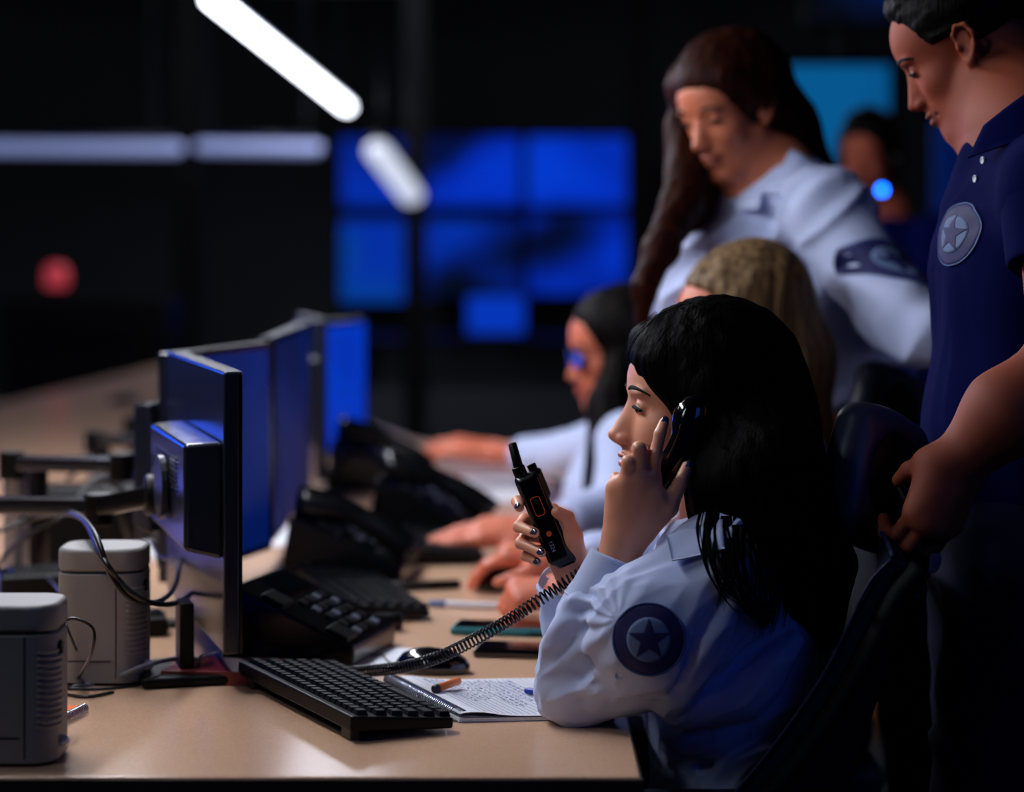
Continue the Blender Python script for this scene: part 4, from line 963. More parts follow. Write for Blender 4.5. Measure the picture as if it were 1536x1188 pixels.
# loose strands over the shirt
rs = random.Random(5)
def strand(pts, r): return [A_(p) for p in spline(pts, 6)], r
mbS = MB()
paths = [[(1075, 770), (1062, 830), (1075, 870), (1092, 888)], [(1085, 780), (1075, 850), (1100, 900), (1140, 912)], [(1095, 790), (1108, 850), (1122, 880), (1130, 905)], [(1110, 790), (1105, 840), (1120, 890), (1150, 925), (1165, 945)],
         [(1130, 800), (1140, 860), (1148, 910), (1140, 958)], [(1140, 800), (1155, 860), (1162, 910), (1152, 955)], [(1150, 800), (1165, 850), (1172, 900), (1165, 955)], [(1180, 790), (1195, 850), (1208, 900), (1212, 940)], [(1170, 790), (1185, 830), (1203, 875), (1215, 925)],
         [(1100, 780), (1098, 840), (1086, 880), (1078, 905)], [(1125, 790), (1118, 850), (1135, 905), (1158, 930)], [(1155, 800), (1180, 860), (1190, 910), (1186, 950)], [(1190, 790), (1205, 850), (1200, 905), (1190, 935)], [(1090, 780), (1088, 850), (1110, 905), (1148, 940), (1175, 930)], [(1065, 770), (1056, 800), (1066, 850), (1085, 880)],
         [(1120, 790), (1135, 840), (1140, 900), (1150, 950)], [(1072, 770), (1068, 820), (1082, 860), (1100, 890)], [(1160, 800), (1168, 870), (1160, 920), (1146, 945)]]
for k, pa in enumerate(paths):
    for j in range(8):
        dx, dy = rs.uniform(-9, 9), rs.uniform(-14, 14); pp = []
        for i, (x_, y_) in enumerate(pa):
            w_ = i / (len(pa) - 1); pt = march(shp, P(x_ + dx * (1 - .3 * w_), y_ + dy * w_, 2.82)[None], A_((0, -1, 0)), .06)[0]; pp.append(pt + (0, -.016 - (.010 if i == 0 else 0), 0))
        s_ = spline(pp, 6); n = len(s_); rad = rs.uniform(.0006, .0024)
        mbS.tube(s_, [rad * (1 - .85 * i / (n - 1)) for i in range(n)], 6, flat=.6)
for j in range(46):     # fly-away hair over crown, forehead and along the back
    a = rs.uniform(-.1, 2.0); r_ = .114 + rs.uniform(0, .003); y_ = rs.uniform(-.05, .06)
    p = [Hm.w((-.014 + (r_ + .001 * k) * math.cos(a + k * .12), y_, .040 + (.095 + .0012 * k + rs.uniform(0, .002)) * math.sin(a + k * .12))) for k in range(5)]
    mbS.tube(spline(p, 4), .0004, 4)
for j in range(26):
    t = rs.random(); x0 = 1165 + t * 20; p = [P(x0 + rs.uniform(-6, 2), 560 + 30 * t, DM - .03), P(x0 + 28 + rs.uniform(-3, 7), 660, DM - .04), P(x0 + 50 + rs.uniform(-4, 6), 740 + rs.uniform(-10, 10), DM - .05), P(x0 + 75 + rs.uniform(-8, 6), 830 + rs.uniform(-20, 20), DM - .04)]
    mbS.tube(spline(p, 5), .0006, 4)
setpar(mbS.build('hair_strands', M['hairblack'], smooth=True), root)
# ---- telephone handset in her hand, its coiled cord, and the two-way radio
hs = empty('phone_handset', P(1000, 690, 2.935)); tag(hs, 'black telephone handset pressed to her ear under her fingers', 'phone handset')
pts = spline([P(1040, 622, 2.945), P(1028, 655, 2.930), P(1003, 700, 2.928), P(975, 735, 2.935), P(958, 752, 2.95)], 5)
hb = chain(pts, list(np.interp(np.arange(len(pts)), [0, 5, 15, 20], [.019, .0135, .0135, .017])), .008, u=(0, 1, 0), w=.8)
hb += [ell(P(1036, 628, 2.940), (.022, .020, .031), .01, R=rotz(0) @ roty(.35)), ell(P(957, 752, 2.95), (.020, .020, .020), .01)]
vs, q_ = sdf_mesh(hb, .0022); setpar(link_mesh('handle', np_mesh('handle', vs, q_), M['gloss'], None), hs)
vs, q_ = sdf_mesh([ell(P(1036, 628, 2.960), (.024, .012, .030), R=roty(.35))], .0025); setpar(link_mesh('earpiece', np_mesh('earpiece', vs, q_), M['black'], None), hs)
hs2 = march(hb, P(1058, 655, 2.93)[None], A_((0, -1, 0)), .03)[0]
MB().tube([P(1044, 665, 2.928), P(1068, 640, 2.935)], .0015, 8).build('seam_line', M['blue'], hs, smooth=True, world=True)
cpts = spline([P(500, 1006, 3.245), P(530, 1008, 3.21), P(600, 1001, 3.12), P(662, 984, 3.06), P(740, 944, 3.01), P(800, 906, 2.985), P(848, 874, 2.985), P(900, 842, 3.0), P(940, 800, 2.985), P(952, 765, 2.97)], 24)
arc = np.concatenate([[0], np.cumsum([np.linalg.norm(b - a) for a, b in zip(cpts[:-1], cpts[1:])])]); tot = arc[-1]; turns = int(tot / .0066); N_ = turns * 11
ca = np.array(cpts); hx = []
for k in range(N_ + 1):
    s_ = tot * k / N_; p = np.array([np.interp(s_, arc, ca[:, i]) for i in range(3)]); p2 = np.array([np.interp(min(s_ + .004, tot), arc, ca[:, i]) for i in range(3)]); p1 = np.array([np.interp(max(s_ - .004, 0), arc, ca[:, i]) for i in range(3)])
    t = p2 - p1; t /= np.linalg.norm(t); u = np.cross(t, (0, 0, 1.)); u /= np.linalg.norm(u); v_ = np.cross(u, t); a = 2 * math.pi * k / 11; hx.append(p + .0074 * (math.cos(a) * u + math.sin(a) * v_))
tag(MB().tube(hx, .0014, 6).build('coiled_cord', M['satin'], smooth=True), 'black coiled telephone cord rising from the desk phone to her hand', 'cord')
ra = empty('two_way_radio', P(815, 780, 2.985)); tag(ra, 'black two-way radio with orange outlines and stub antenna in her raised hand', 'radio')
r0, r1 = P(843, 843, 3.008), P(789, 712, 3.008); ax = (r1 - r0) / np.linalg.norm(r1 - r0); nf = np.cross(ax, np.cross((0, -1, 0), ax)); nf = nf / np.linalg.norm(nf)
if nf[1] > 0: nf = -nf
sdv = np.cross(nf, ax); 
if sdv[0] < 0: sdv = -sdv
RR_ = np.stack((sdv, -nf, ax), 1); Lr = np.linalg.norm(r1 - r0); rc_ = (r0 + r1) / 2
W2 = lambda x, y, z: rc_ + RR_ @ A_((x, y, z))       # x across, -y to camera, z along
vs, q_ = sdf_mesh([rbox(rc_, (.0165, .015, Lr / 2), .007, R=RR_), rbox(W2(.002, .004, Lr / 2 - .018), (.0185, .0125, .02), .005, .003, R=RR_), rbox(W2(.005, 0, -Lr / 2 + .006), (.014, .013, .012), .005, .003, R=RR_)], .0018)
rb = setpar(link_mesh('casing', np_mesh('casing', vs, q_), M['satin'], None), ra)
MB().tube([W2(-.006, 0, Lr / 2 - .004), W2(-.006, 0, Lr / 2 + .014)], .0088, 14).build('antenna_base', M['black'], ra, bevel=.002, world=True)
a0, a1 = W2(-.006, 0, Lr / 2 + .008), P(768, 664, 3.008)
MB().tube([a0, a0 * .97 + a1 * .03, a1 * .97 + a0 * .03, a1], [.0066, .0066, .0056, .003], 14).build('antenna', M['black'], ra, smooth=True, world=True)
MB().tube([W2(.011, .004, Lr / 2 - .002), W2(.011, .004, Lr / 2 + .010)], .006, 14).build('knob', M['black'], ra, bevel=.001, world=True)
om = mat('orange marking', 'd8501c', .5, emit='d8501c', es=.0)
def rrpath(hw, hh, r, z, n=6):
    out = []
    for cx, cz, a0_ in ((1, 1, 0), (-1, 1, 90), (-1, -1, 180), (1, -1, 270)):
        for k in range(n + 1):
            a = math.radians(a0_ + 90 * k / n); out.append(W2(cx * (hw - r) + r * math.cos(a) - .001, -.0152, z + cz * (hh - r) + r * math.sin(a)))
    return out + [out[0]]
MB().tube(rrpath(.0062, .0125, .004, .019), .0006, 6).build('orange_outline', om, ra, smooth=True, world=True)
MB().tube([W2(-.001, -.0145, -.019), W2(-.001, -.0160, -.019)], .0036, 18).build('orange_button', om, ra, world=True)
tc_ = bpy.data.curves.new('marking', 'FONT'); tc_.body = '1324'; tc_.size = .0075; tc_.extrude = .0002
to_ = bpy.data.objects.new('marking', tc_); COL.objects.link(to_); bpy.context.view_layer.update()
tm = bpy.data.meshes.new_from_object(to_.evaluated_get(bpy.context.evaluated_depsgraph_get())); bpy.data.objects.remove(to_); tm.materials.clear()
to = bpy.data.objects.new('marking', tm); COL.objects.link(to); to.data.materials.append(mat('grey marking', '8890a4', .5)); to.parent = ra
Mx = Matrix.Identity(4)
for i, colv in enumerate((-ax, sdv, nf)):
    for j in range(3): Mx[j][i] = colv[j]
for j, vv in enumerate(W2(-.006, -.0160, -.028)): Mx[j][3] = vv
to.matrix_parent_inverse = Matrix.Translation(ra.location).inverted(); to.matrix_basis = Mx
MB().box(W2(.0155, .002, .005), (.002, .008, .06), RR_).build('painted_edge_light', mat('painted blue edge light', '1838b0', .25), ra, bevel=.0006, world=True)  # blue light on the radio's edge, put in as a coloured strip
def ghand(w_, d, n, thumb=1, curl=(.5, .6, .4), sc=1.0, spread=.0, r=.0088, thumbcurl=.5):
    """generic hand: w_ wrist, d pointing direction, n back-of-hand normal, thumb=+1/-1 side of cross(d, n)"""
    w_, d, n = A_(w_), A_(d) / np.linalg.norm(d), A_(n); n = n - d * (n @ d); n /= np.linalg.norm(n); a = np.cross(d, n) * thumb
    q = []; mc = []; tips = []
    for i in range(4):
        L = (.088, .090, .085, .078)[i] * sc; m = w_ + d * L + a * (.029 - .0185 * i) * sc; mc.append(m)
        sl = [(.042, .026, .021), (.046, .029, .022), (.042, .027, .021), (.033, .021, .018)][i]; pts = [m]; ang = 0.; dd = d + a * spread * (1.5 - i); dd /= np.linalg.norm(dd)
        for j in range(3): ang += curl[j]; pts.append(pts[-1] + (dd * math.cos(ang) - n * math.sin(ang)) * sl[j] * sc)
        q += finger(pts, r * sc * (1, 1, .96, .85)[i]); tips.append(pts)
    q += palm(w_, mc, .0125 * sc, .021 * sc, .018)
    c0 = w_ + d * .022 * sc + a * .022 * sc - n * .006; td = d * .62 + a * .72 - n * .25; td /= np.linalg.norm(td); t2 = d * (.62 + .38 * thumbcurl) + a * (.55 - thumbcurl * .6) - n * .3; t2 /= np.linalg.norm(t2)
    c1 = c0 + td * .042 * sc; c2 = c1 + t2 * .033 * sc; c3 = c2 + t2 * .026 * sc
    q += [cap(c0, c1, .0165 * sc, .0125 * sc, .018), cap(c1, c2, .0118 * sc, .0100 * sc, .006), cap(c2, c3, .0100 * sc, .0078 * sc, .004)]
    return q, tips
# ================================================================ office chair of the operator
def rail(name, pts, r, m, root, flat=1., n=12): return MB().tube(spline([A_(p) for p in pts], 6), r, n, flat=flat).build(name, m, root, smooth=True, world=True)
ch = empty('office_chair', (.42, 3.05, 0)); tag(ch, 'black high-back office chair of the woman on the phone, glossy round headrest', 'chair')
def backpt(u, v):      # u across (0 near .. 1 far), v up
    z_ = .56 + .431 * v; xz = A_((float(np.interp(z_, [.56, .678, .75, .831, .991], [.170, .268, .328, .382, .462])), z_)); y = 2.83 + .44 * u
    bow = (.20 * (1 - v) ** .8) * (1 - (2 * u - 1) ** 2); rr = .025 * (max(0, v - .9) / .1) ** 2 * (2 * u - 1) ** 4
    return A_((xz[0] + bow + .0 - .01 * u * v, y, xz[1] - rr))
def shell(name, off, th, nu, nv, m, u0=0., u1=1., v0=0., v1=1.):
    vs = []; N1 = nv + 1
    for k in (0, 1):
        for i in range(nu + 1):
            for j in range(nv + 1):
                p = backpt(u0 + (u1 - u0) * i / nu, v0 + (v1 - v0) * j / nv); vs.append(p + A_((.90, 0, -.42)) * (off + th * k))
    T = (nu + 1) * N1; fs = []
    for i in range(nu):
        for j in range(nv): a = i * N1 + j; fs += [(a, a + 1, a + N1 + 1, a + N1), (T + a, T + a + N1, T + a + N1 + 1, T + a + 1)]
    for i in range(nu):
        for j in (0, nv): a = i * N1 + j; f = (a, a + N1, T + a + N1, T + a); fs.append(f if j == 0 else f[::-1])
    for j in range(nv):
        for i in (0, nu): a = i * N1 + j; f = (a, T + a, T + a + 1, a + 1); fs.append(f if i == 0 else f[::-1])
    mb = MB(); mb.add(vs, fs); return mb.build(name, m, ch, bevel=.004, world=True)
M['mesh'] = mat('chair back mesh', '131a2c', .6, spec=.3, bump=(700, .5, .001)); M['piping'] = mat('blue-lit chair edge piping', '16264e', .5)  # piping colour holds the blue light along the back's edge
M['frameblk'] = mat('matte black chair frame', '05060a', .7, spec=.2)
M['leather'] = mat('lit blue-grey leatherette', '384258', .38, spec=.5, bump=(160, .06, .001))  # black lifted to blue-grey for light falling on the headrest
bk = shell('backrest', 0, .022, 16, 12, M['mesh'])
rail('lit_edge_piping', [backpt(u, 1.0) + (0, 0, .002) for u in np.linspace(0, 1, 9)], .0035, M['piping'], ch); rail('lit_edge_piping', [backpt(0, v) + (-.001, -.001, 0) for v in np.linspace(0, 1, 9)], .0022, M['piping'], ch)
rail('back_frame', [backpt(0, v) + (.035, .004, -.012) for v in np.linspace(0, 1, 8)], .022, M['frameblk'], ch, .7); rail('back_frame', [backpt(1, v) + (.035, -.004, -.012) for v in np.linspace(0, 1, 8)], .022, M['frameblk'], ch, .7)
rail('spine_bar', [P(1352, 770, 3.02), P(1372, 830, 3.02), P(1335, 960, 3.02), P(1270, 1080, 3.03), P(1215, 1180, 3.04), (.36, 3.05, .50)], .026, M['black'], ch, .8)
rail('cross_bar', [backpt(.06, .86) + (.05, 0, -.02), P(1365, 870, 3.02), backpt(.94, .86) + (.05, 0, -.02)], .016, M['black'], ch)
hn = A_((.62, -.76, .12)); hn /= np.linalg.norm(hn); hR = frame(hn); hc = P(1343, 716, 3.0)
hR = hR @ rotx(-.35)
hq = [rbox(hc - hn * .034, (.030, .074, .088), .028, .01, R=hR), ell(hc - hn * .034, (.040, .080, .092), .02, R=hR), ell(hc + hn * .008, (.016, .052, .064), .01, 's', R=hR)]
vs, q_ = sdf_mesh(hq, .003); setpar(link_mesh('headrest', np_mesh('headrest', vs, q_), M['leather'], None), ch)
vs, q_ = sdf_mesh([ell(hc - hn * .004, (.012, .050, .062), .01, R=hR)], .003); setpar(link_mesh('headrest_back', np_mesh('headrest_back', vs, q_), M['black'], None), ch)
rail('headrest_bracket', [hc - hn * .0, hc + hn * .03 + A_((.0, 0, -.05)), P(1365, 800, 3.02)], .013, M['black'], ch)
MB().box((.20, 3.05, .465), (.48, .48, .07)).build('seat', M['leather'], ch, bevel=.03, world=True)
for y in (2.82, 3.28):
    rail('armrest_post', [(.30, y, .45), (.33, y + (.02 if y > 3 else -.02), .55), (.30, y, .655)], .016, M['black'], ch); MB().box((.27, y, .668), (.24, .07, .03)).build('armrest', M['satin'], ch, bevel=.012, world=True)
MB().tube([(.24, 3.05, .10), (.24, 3.05, .43)], .026, 16).build('gas_column', M['alu'], ch, bevel=.002, world=True)
MB().box((.27, 3.05, .42), (.26, .2, .04)).build('tilt_mechanism', M['darkalu'], ch, bevel=.006, world=True)
MB().box(P(1262, 1042, 3.06), (.05, .02, .07), roty(.5)).build('tilt_bracket', M['alu'], ch, bevel=.004, world=True); MB().box(P(1290, 940, 3.08), (.015, .02, .05), roty(.5)).build('tilt_bracket', M['alu'], ch, bevel=.004, world=True)
for k in range(5):
    a = k * 2 * math.pi / 5 + .3; e_ = A_((.24 + .30 * math.cos(a), 3.05 + .30 * math.sin(a), .075))
    rail('base_arm', [(.24, 3.05, .11), (.24 + .15 * math.cos(a), 3.05 + .15 * math.sin(a), .10), e_], .018, M['black'], ch)
    MB().tube([e_ + (-.02 * math.sin(a), .02 * math.cos(a), -.045), e_ - (-.02 * math.sin(a), .02 * math.cos(a), .045)], .028, 14).build('caster', M['rubber'], ch, bevel=.003, world=True)
def copy_tree(o, parent=None):
    c = o.copy(); COL.objects.link(c)
    if parent is not None: c.parent = parent; c.matrix_parent_inverse = o.matrix_parent_inverse.copy()
    for k in o.children: copy_tree(k, c)
    return c
for dx, dy, lb in ((.17, .98, 'black office chair of the blonde woman, mostly hidden behind the phone operator'), (.02, 1.90, 'black office chair of the woman with glasses, hidden behind the others')):
    c2 = copy_tree(ch); c2.location = (c2.location[0] + dx, c2.location[1] + dy, 0); c2['label'] = lb
# ================================================================ generic seated colleague
def seated(root, Hd, nk, chest, hip, shl, shr, el, er, wl, wr_, hands, sk, shirt, hair, hairprims, res=.005, tr='blacktr', browm=None, seed=1, feat=True, sleeveto=.9):
    lat = shr - shl; lat[2] = 0; lat /= np.linalg.norm(lat)
    lg, sho = seated_legs(hip, lateral=lat, thick=.95)
    bp = Hd.prims + [cap(Hd.w((-.022, 0, -.07)), nk, .052, .056, .03), cap(nk, chest, .07, .09, .05, u=lat, w=1.4), cap(chest, hip, .09, .10, .05, u=lat, w=1.4)]
    for s_, e_, w_ in ((shl, el, wl), (shr, er, wr_)): bp += [cap(s_, e_, .038, .034, .03), cap(e_, w_, .036, .025, .02)]
    bp += [dict(q, ra=q['ra'] * .9, rb=q['rb'] * .9) for q in lg] + sho[::2]
    for h in hands: bp += h
    bo = body('body', bp, sk, root, res * .8, tone=Hd.tone())
    if feat: Hd.features(root, bo, browm or M['brow'])
    tp = [cap(nk + (0, 0, -.04), chest, .07, .115, .05, u=lat, w=1.35), cap(chest, hip, .112, .11, .05, u=lat, w=1.35)]
    for s_, e_, w_ in ((shl, el, wl), (shr, er, wr_)):
        e2 = e_ + (w_ - e_) * sleeveto; n_ = (w_ - e_) / np.linalg.norm(w_ - e_)
        tp += [cap(nk + (0, 0, -.05), s_, .05, .062, .04), cap(s_, e_, .062, .05, .04), cap(e_, e2, .05, .040, .02)]
    body('shirt', tp + [half(hip - (0, 0, .08), (0, 0, -1), .004), ell(Hd.w((0, 0, -.11)), (.062, .062, .05), .01, 's')], shirt, root, res, disp=folds(20, .004, seed), amp=.006)
    body('trousers', lg + [cap(hip + (0, 0, .02), hip, .11, .125, .05, u=lat, w=1.35), half((0, 0, .1), (0, 0, -1), .003)], M[tr], root, .008)
    body('shoes', sho + [half((0, 0, .004), (0, 0, -1), .002), half((0, 0, .12), (0, 0, 1), .002)], M['gloss'], root, .006)
    body('hair', hairprims, hair, root, res * .8, disp=strands(60, .003, seed + 3), amp=.006)
    return bo
# blonde woman behind the operator
DB = 3.84
root = person((.5, DB, 0), 'seated blonde woman, only her forehead, hair and hands showing behind the operator')
H2 = Head(P(1104, 494, DB), (-1, -.16, -.22), eyes='down')
nk = P(1150, 640, DB); shl, shr = P(1172, 690, 3.68), P(1165, 680, 4.00); ch_ = P(1170, 780, DB); hip = P(1195, 1020, DB); hip[2] = .56
el, er = P(1030, 900, 3.66), P(1010, 860, 4.10); wl, wR = P(846, 905, 3.70), P(838, 878, 3.98)
el[2] = .80; er[2] = .80; wl[2] = DZ + .045; wR[2] = DZ + .062
hb_, _ = ghand(wl, (-1, .05, -.05), (.1, -.5, 1), 1, curl=(.9, 1.2, .8), sc=.86)
ha_, _ = ghand(wR, (-1, .12, .05), (0, -.1, 1), -1, curl=(.45, .45, .3), sc=.95)
hr = [ell(H2.w((-.014, 0, .040)), (.103, .084, .089), R=H2.R), half(H2.w((.004, 0, .058)), H2.R @ A_((.52, 0, -1)), .010),
      cap(P(1140, 440, DB), P(1180, 540, DB), .085, .075, .05), cap(P(1180, 540, DB), P(1195, 660, DB), .072, .055, .04), cap(P(1195, 660, DB), P(1205, 760, DB), .055, .02, .04), cap(H2.w((-.005, .062, .045)), P(1150, 600, 3.75), .030, .034, .03), cap(P(1150, 600, 3.75), P(1175, 720, 3.68), .034, .018, .03)]
seated(root, H2, nk, ch_, hip, shl, shr, el, er, wl, wR, [hb_, ha_], SK['ruddy skin'], M['shirt'], M['hairblond'], hr, seed=21, sleeveto=.70)
# woman with glasses, farther along the desk
DG = 4.9
root = person((.3, DG, 0), 'seated dark-haired woman in glasses with painted blue reflections, farthest along the desk')
H3 = Head(P(924, 522, DG), (-1, -.22, -.16), eyes='down')
nk = P(945, 615, DG); shl, shr = P(945, 668, 4.74), P(935, 655, 5.06); ch_ = P(935, 740, DG); hip = P(985, 900, DG); hip[2] = .56
el, er = P(925, 800, 4.62), P(845, 735, 5.25); wl, wR = P(800, 815, 4.42), P(745, 690, 5.62)
el[2] = .82; er[2] = .86; wl[2] = DZ + .052; wR[2] = DZ + .085
hc_, _ = ghand(wl, (-1, .02, -.04), (0, -.35, 1), -1, curl=(.08, .12, .1), sc=1.12, thumbcurl=.2)
hd_, _ = ghand(wR, (-1, .1, .12), (0, -.4, 1), 1, curl=(.2, .4, .3), sc=1.1)
hr = [ell(H3.w((-.016, 0, .040)), (.106, .086, .091), R=H3.R), half(H3.w((.040, 0, 0)), H3.R @ A_((1, 0, -.6)), .014),
      cap(P(950, 500, DG), P(975, 590, DG), .085, .075, .05), cap(P(975, 590, DG), P(985, 700, DG), .075, .05, .04), cap(P(915, 610, 4.80), P(918, 740, 4.72), .042, .060, .03), cap(P(930, 560, 4.82), P(905, 610, 4.80), .04, .032, .03)]
b3 = seated(root, H3, nk, ch_, hip, shl, shr, el, er, wl, wR, [hc_, hd_], SK['ruddy skin'], M['shirt'], M['hairdark'], hr, seed=31, sleeveto=.55)
gl = empty('glasses', H3.w((.09, 0, 0))); tag(gl, 'thin framed glasses with blue screen reflections put into the lens colour, on the far woman', 'glasses')
bl = mat('lens with painted reflection', '1c4cd0', .06, spec=1.0, emit='0a3cc0', es=.0)  # screen reflection put into the lens base colour
for sd in (-1, 1):
    c = H3.w((.097, sd * .032, -.004)); rg = []
    for k in range(25):
        a = 2 * math.pi * k / 24; rg.append(H3.w((.099 - .012 * abs(math.cos(a)) * (1 if sd * math.cos(a) > 0 else .1), sd * .032 + .025 * math.cos(a), -.006 + .019 * math.sin(a))))
    f_ = MB().tube(rg, .0016, 6).build('rim', M['black'], gl, smooth=True, world=True)
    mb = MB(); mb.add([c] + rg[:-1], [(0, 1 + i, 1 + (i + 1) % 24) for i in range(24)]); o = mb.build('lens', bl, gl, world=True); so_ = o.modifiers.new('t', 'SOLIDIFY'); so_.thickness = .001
    MB().tube([H3.w((.088, sd * .058, 0)), H3.w((.04, sd * .075, .002)), H3.w((-.005, sd * .080, 0)), H3.w((-.018, sd * .080, -.012))], .0018, 6).build('temple', M['black'], gl, smooth=True, world=True)
MB().tube([H3.w((.100, -.009, 0)), H3.w((.1025, 0, .003)), H3.w((.100, .009, 0))], .0015, 6).build('bridge', M['black'], gl, smooth=True, world=True)
# ================================================================ standing woman leaning over
DS = 4.1
root = person((.62, DS, 0), 'standing woman with long auburn hair in a light shirt, leaning over the seated ones')
H4 = Head(P(1092, 160, DS), (-.70, -.64, -.34), up=(-.08, 0, 1), eyes='down', scale=.96)
nk = P(1152, 262, 4.14); shl, shr = P(1238, 322, 4.0), P(1098, 335, 4.30)
el, wl = P(1338, 462, 3.86), P(1402, 512, 3.74); er, wR = P(1190, 520, 4.42), P(1230, 640, 4.30)
cs, ws_, hs_ = P(1128, 410, 4.16), P(1235, 560, 4.2), P(1292, 680, 4.25)
lat = A_((.65, -.75, 0))
hl_, _ = ghand(wl, (.8, -.3, -.5), (.4, -.5, .8), 1, curl=(.6, .6, .5), sc=.95); hr_, _ = ghand(wR, (.1, 0, -1), (.3, -.9, .1), 1, curl=(.4, .5, .4), sc=.95)
bp = H4.prims + [cap(H4.w((-.022, 0, -.07)), nk, .052, .056, .03), cap(nk, cs, .07, .10, .05, u=lat, w=1.4), cap(cs, ws_, .09, .08, .05, u=lat, w=1.35), cap(ws_, hs_, .08, .10, .05, u=lat, w=1.4)]
for s_, e_, w_ in ((shl, el, wl), (shr, er, wR)): bp += [cap(s_, e_, .040, .034, .03), cap(e_, w_, .034, .024, .02)]
lgs = []; sho = []
for sd in (-1, 1):
    h = hs_ + lat * sd * .085; kn = A_((h[0] + .02, h[1], .50)); an = A_((h[0] + .05, h[1] + .04, .09)); toe = an + A_((-.11, -.10, -.055))
    lgs += [cap(h - (0, 0, .04), kn, .088, .056, .04), cap(kn, an, .055, .036, .02)]; sho += [cap(an - (0, 0, .02), toe, .038, .030, .02), ell(an - (0, 0, .045), (.045, .045, .043), .02)]
bp += [dict(q, ra=q['ra'] * .9, rb=q['rb'] * .9) for q in lgs] + sho[::2] + hl_ + hr_
b4 = body('body', bp, SK['warm skin'], root, .0036, tone=H4.tone()); H4.features(root, b4, M['brow'], browth=1.1)
bd4 = P(1312, 396, 3.87)
fl4a = folds(17, .017, 41, stretch=St); fl4 = lambda p, v: fl4a(p, v) * (1 - .9 * np.exp(-(((p - bd4) ** 2).sum(-1) / .006) ** 2))
tp = [cap(nk + (.02, 0, -.03), cs, .075, .128, .05, u=lat, w=1.32), cap(cs, ws_, .128, .118, .05, u=lat, w=1.3), cap(ws_, hs_, .118, .115, .04, u=lat, w=1.4), cap(nk + (0, 0, -.04), shl, .055, .070, .04), cap(nk + (0, 0, -.04), shr, .055, .068, .04),
      ell(P(1035, 425, 4.16), (.066, .085, .09), .09), ell(P(1090, 440, 4.10), (.07, .08, .08), .09),
      cap(shl, el, .066, .062, .04), cap(el, el + (wl - el) * .95, .064, .048, .02), cap(shr, er, .068, .055, .04), cap(er, er + (wR - er) * .92, .055, .04, .02), half(P(1290, 590, 4.2), (.35, 0, -1), .006),
      ell(nk + (-.03, -.05, .035), (.055, .055, .06), .012, 's')]
s4 = body('shirt', tp, M['shirt'], root, .0042, disp=fl4, amp=.02)
for dx, dd in ((-1, 0), (1, 0)): pass
slab('collar', [P(1150, 292, 4.02), P(1186, 226, 4.05), P(1215, 240, 4.04), P(1190, 296, 3.99)], .006, M['shirt'], s4, (-.2, -1, .3), bulge=.006)
slab('collar', [P(1118, 296, 4.05), P(1148, 288, 4.03), P(1140, 316, 4.01), P(1105, 315, 4.05)], .006, M['shirt'], s4, (-.4, -1, .3), bulge=.004)
slab('epaulette', [P(1195, 262, 4.02), P(1262, 258, 4.0), P(1268, 280, 3.95), P(1198, 285, 3.97)], .007, M['shirt'], s4, (0, -.8, .7), bulge=.006)
badge(tp, bd4, (.74, -.66, .12), .044, root, disp=fl4, lift=.007)
body('trousers', lgs + [cap(hs_ + (-.03, 0, .05), hs_ - (0, 0, .03), .10, .108, .05, u=lat, w=1.35), half((0, 0, .1), (0, 0, -1), .003)], M['blacktr'], root, .007)
body('shoes', sho + [half((0, 0, .004), (0, 0, -1), .002), half((0, 0, .12), (0, 0, 1), .002)], M['gloss'], root, .006)
hr = [ell(H4.w((-.016, 0, .044)), (.105, .084, .091), R=H4.R), half(H4.w((.052, 0, 0)), H4.R @ A_((1, 0, -.62)), .014),
      cap(P(1118, 130, 4.14), P(1165, 200, 4.17), .085, .075, .05), cap(P(1165, 200, 4.17), P(1210, 262, 4.2), .070, .042, .04), cap(P(1210, 262, 4.2), P(1225, 380, 4.32), .045, .05, .04),
      cap(H4.w((.045, -.06, .06)), H4.w((.015, -.080, -.04)), .022, .03, .03)]
hr += chain([P(1022, 190, 4.12), P(1030, 260, 4.08), P(1022, 310, 4.03), P(992, 372, 3.94), P(967, 430, 3.90), P(962, 485, 3.90)], [.028, .036, .036, .028, .020, .012], .02)
hr += [cap(P(1050, 250, 4.15), P(1045, 330, 4.10), .05, .035, .03), cap(H4.w((.05, .055, .065)), H4.w((.0, .078, .01)), .014, .018, .02)]
body('hair', hr, M['hairbrown'], root, .0035, disp=strands(60, .003, 44), amp=.006)
# ================================================================ the man in the navy polo
DN = 3.15
root = person((.72, DN, 0), 'man in a navy polo shirt looking down, hand on the nearest chair')
H5 = Head(P(1442, 68, 3.25), (-.83, .24, -.50), female=False, eyes='open', scale=.93)
nk = P(1540, 195, 3.19); shl, shr = P(1588, 285, 2.97), P(1570, 270, 3.36)
el, wl = P(1600, 545, 2.90), P(1432, 700, 2.895); er, wR = P(1600, 560, 3.46), P(1560, 760, 3.40)
cs, ws_, hs_ = P(1570, 380, 3.16), P(1535, 640, 3.15), P(1525, 800, 3.15); lat = A_((0, 1, 0))
MC = [P(1372, 768, 2.87), P(1390, 786, 2.865), P(1409, 793, 2.872), P(1428, 785, 2.885)]
hm = palm(wl, MC, .0145, .026, .018) + [cap(P(1425, 692, 2.888), P(1388, 694, 2.90), .021, .0155, .018), cap(P(1388, 694, 2.90), P(1364, 706, 2.915), .0125, .0115, .006), cap(P(1364, 706, 2.915), P(1349, 720, 2.93), .0115, .0095, .004), cap(P(1400, 700, 2.885), P(1385, 755, 2.875), .018, .013, .02)]
for i, m_ in enumerate(MC): hm += finger([m_, m_ + A_((-.018, .012, -.028)), m_ + A_((-.030, .036, -.030)), m_ + A_((-.030, .052, -.015))], .0098)
for a, b in ((MC[0], .6), (MC[1], .6), (MC[2], .6)): hm.append(cap(a - (0, .006, 0), a * .35 + wl * .65 - (0, .010, 0), .0065, .004, .010))
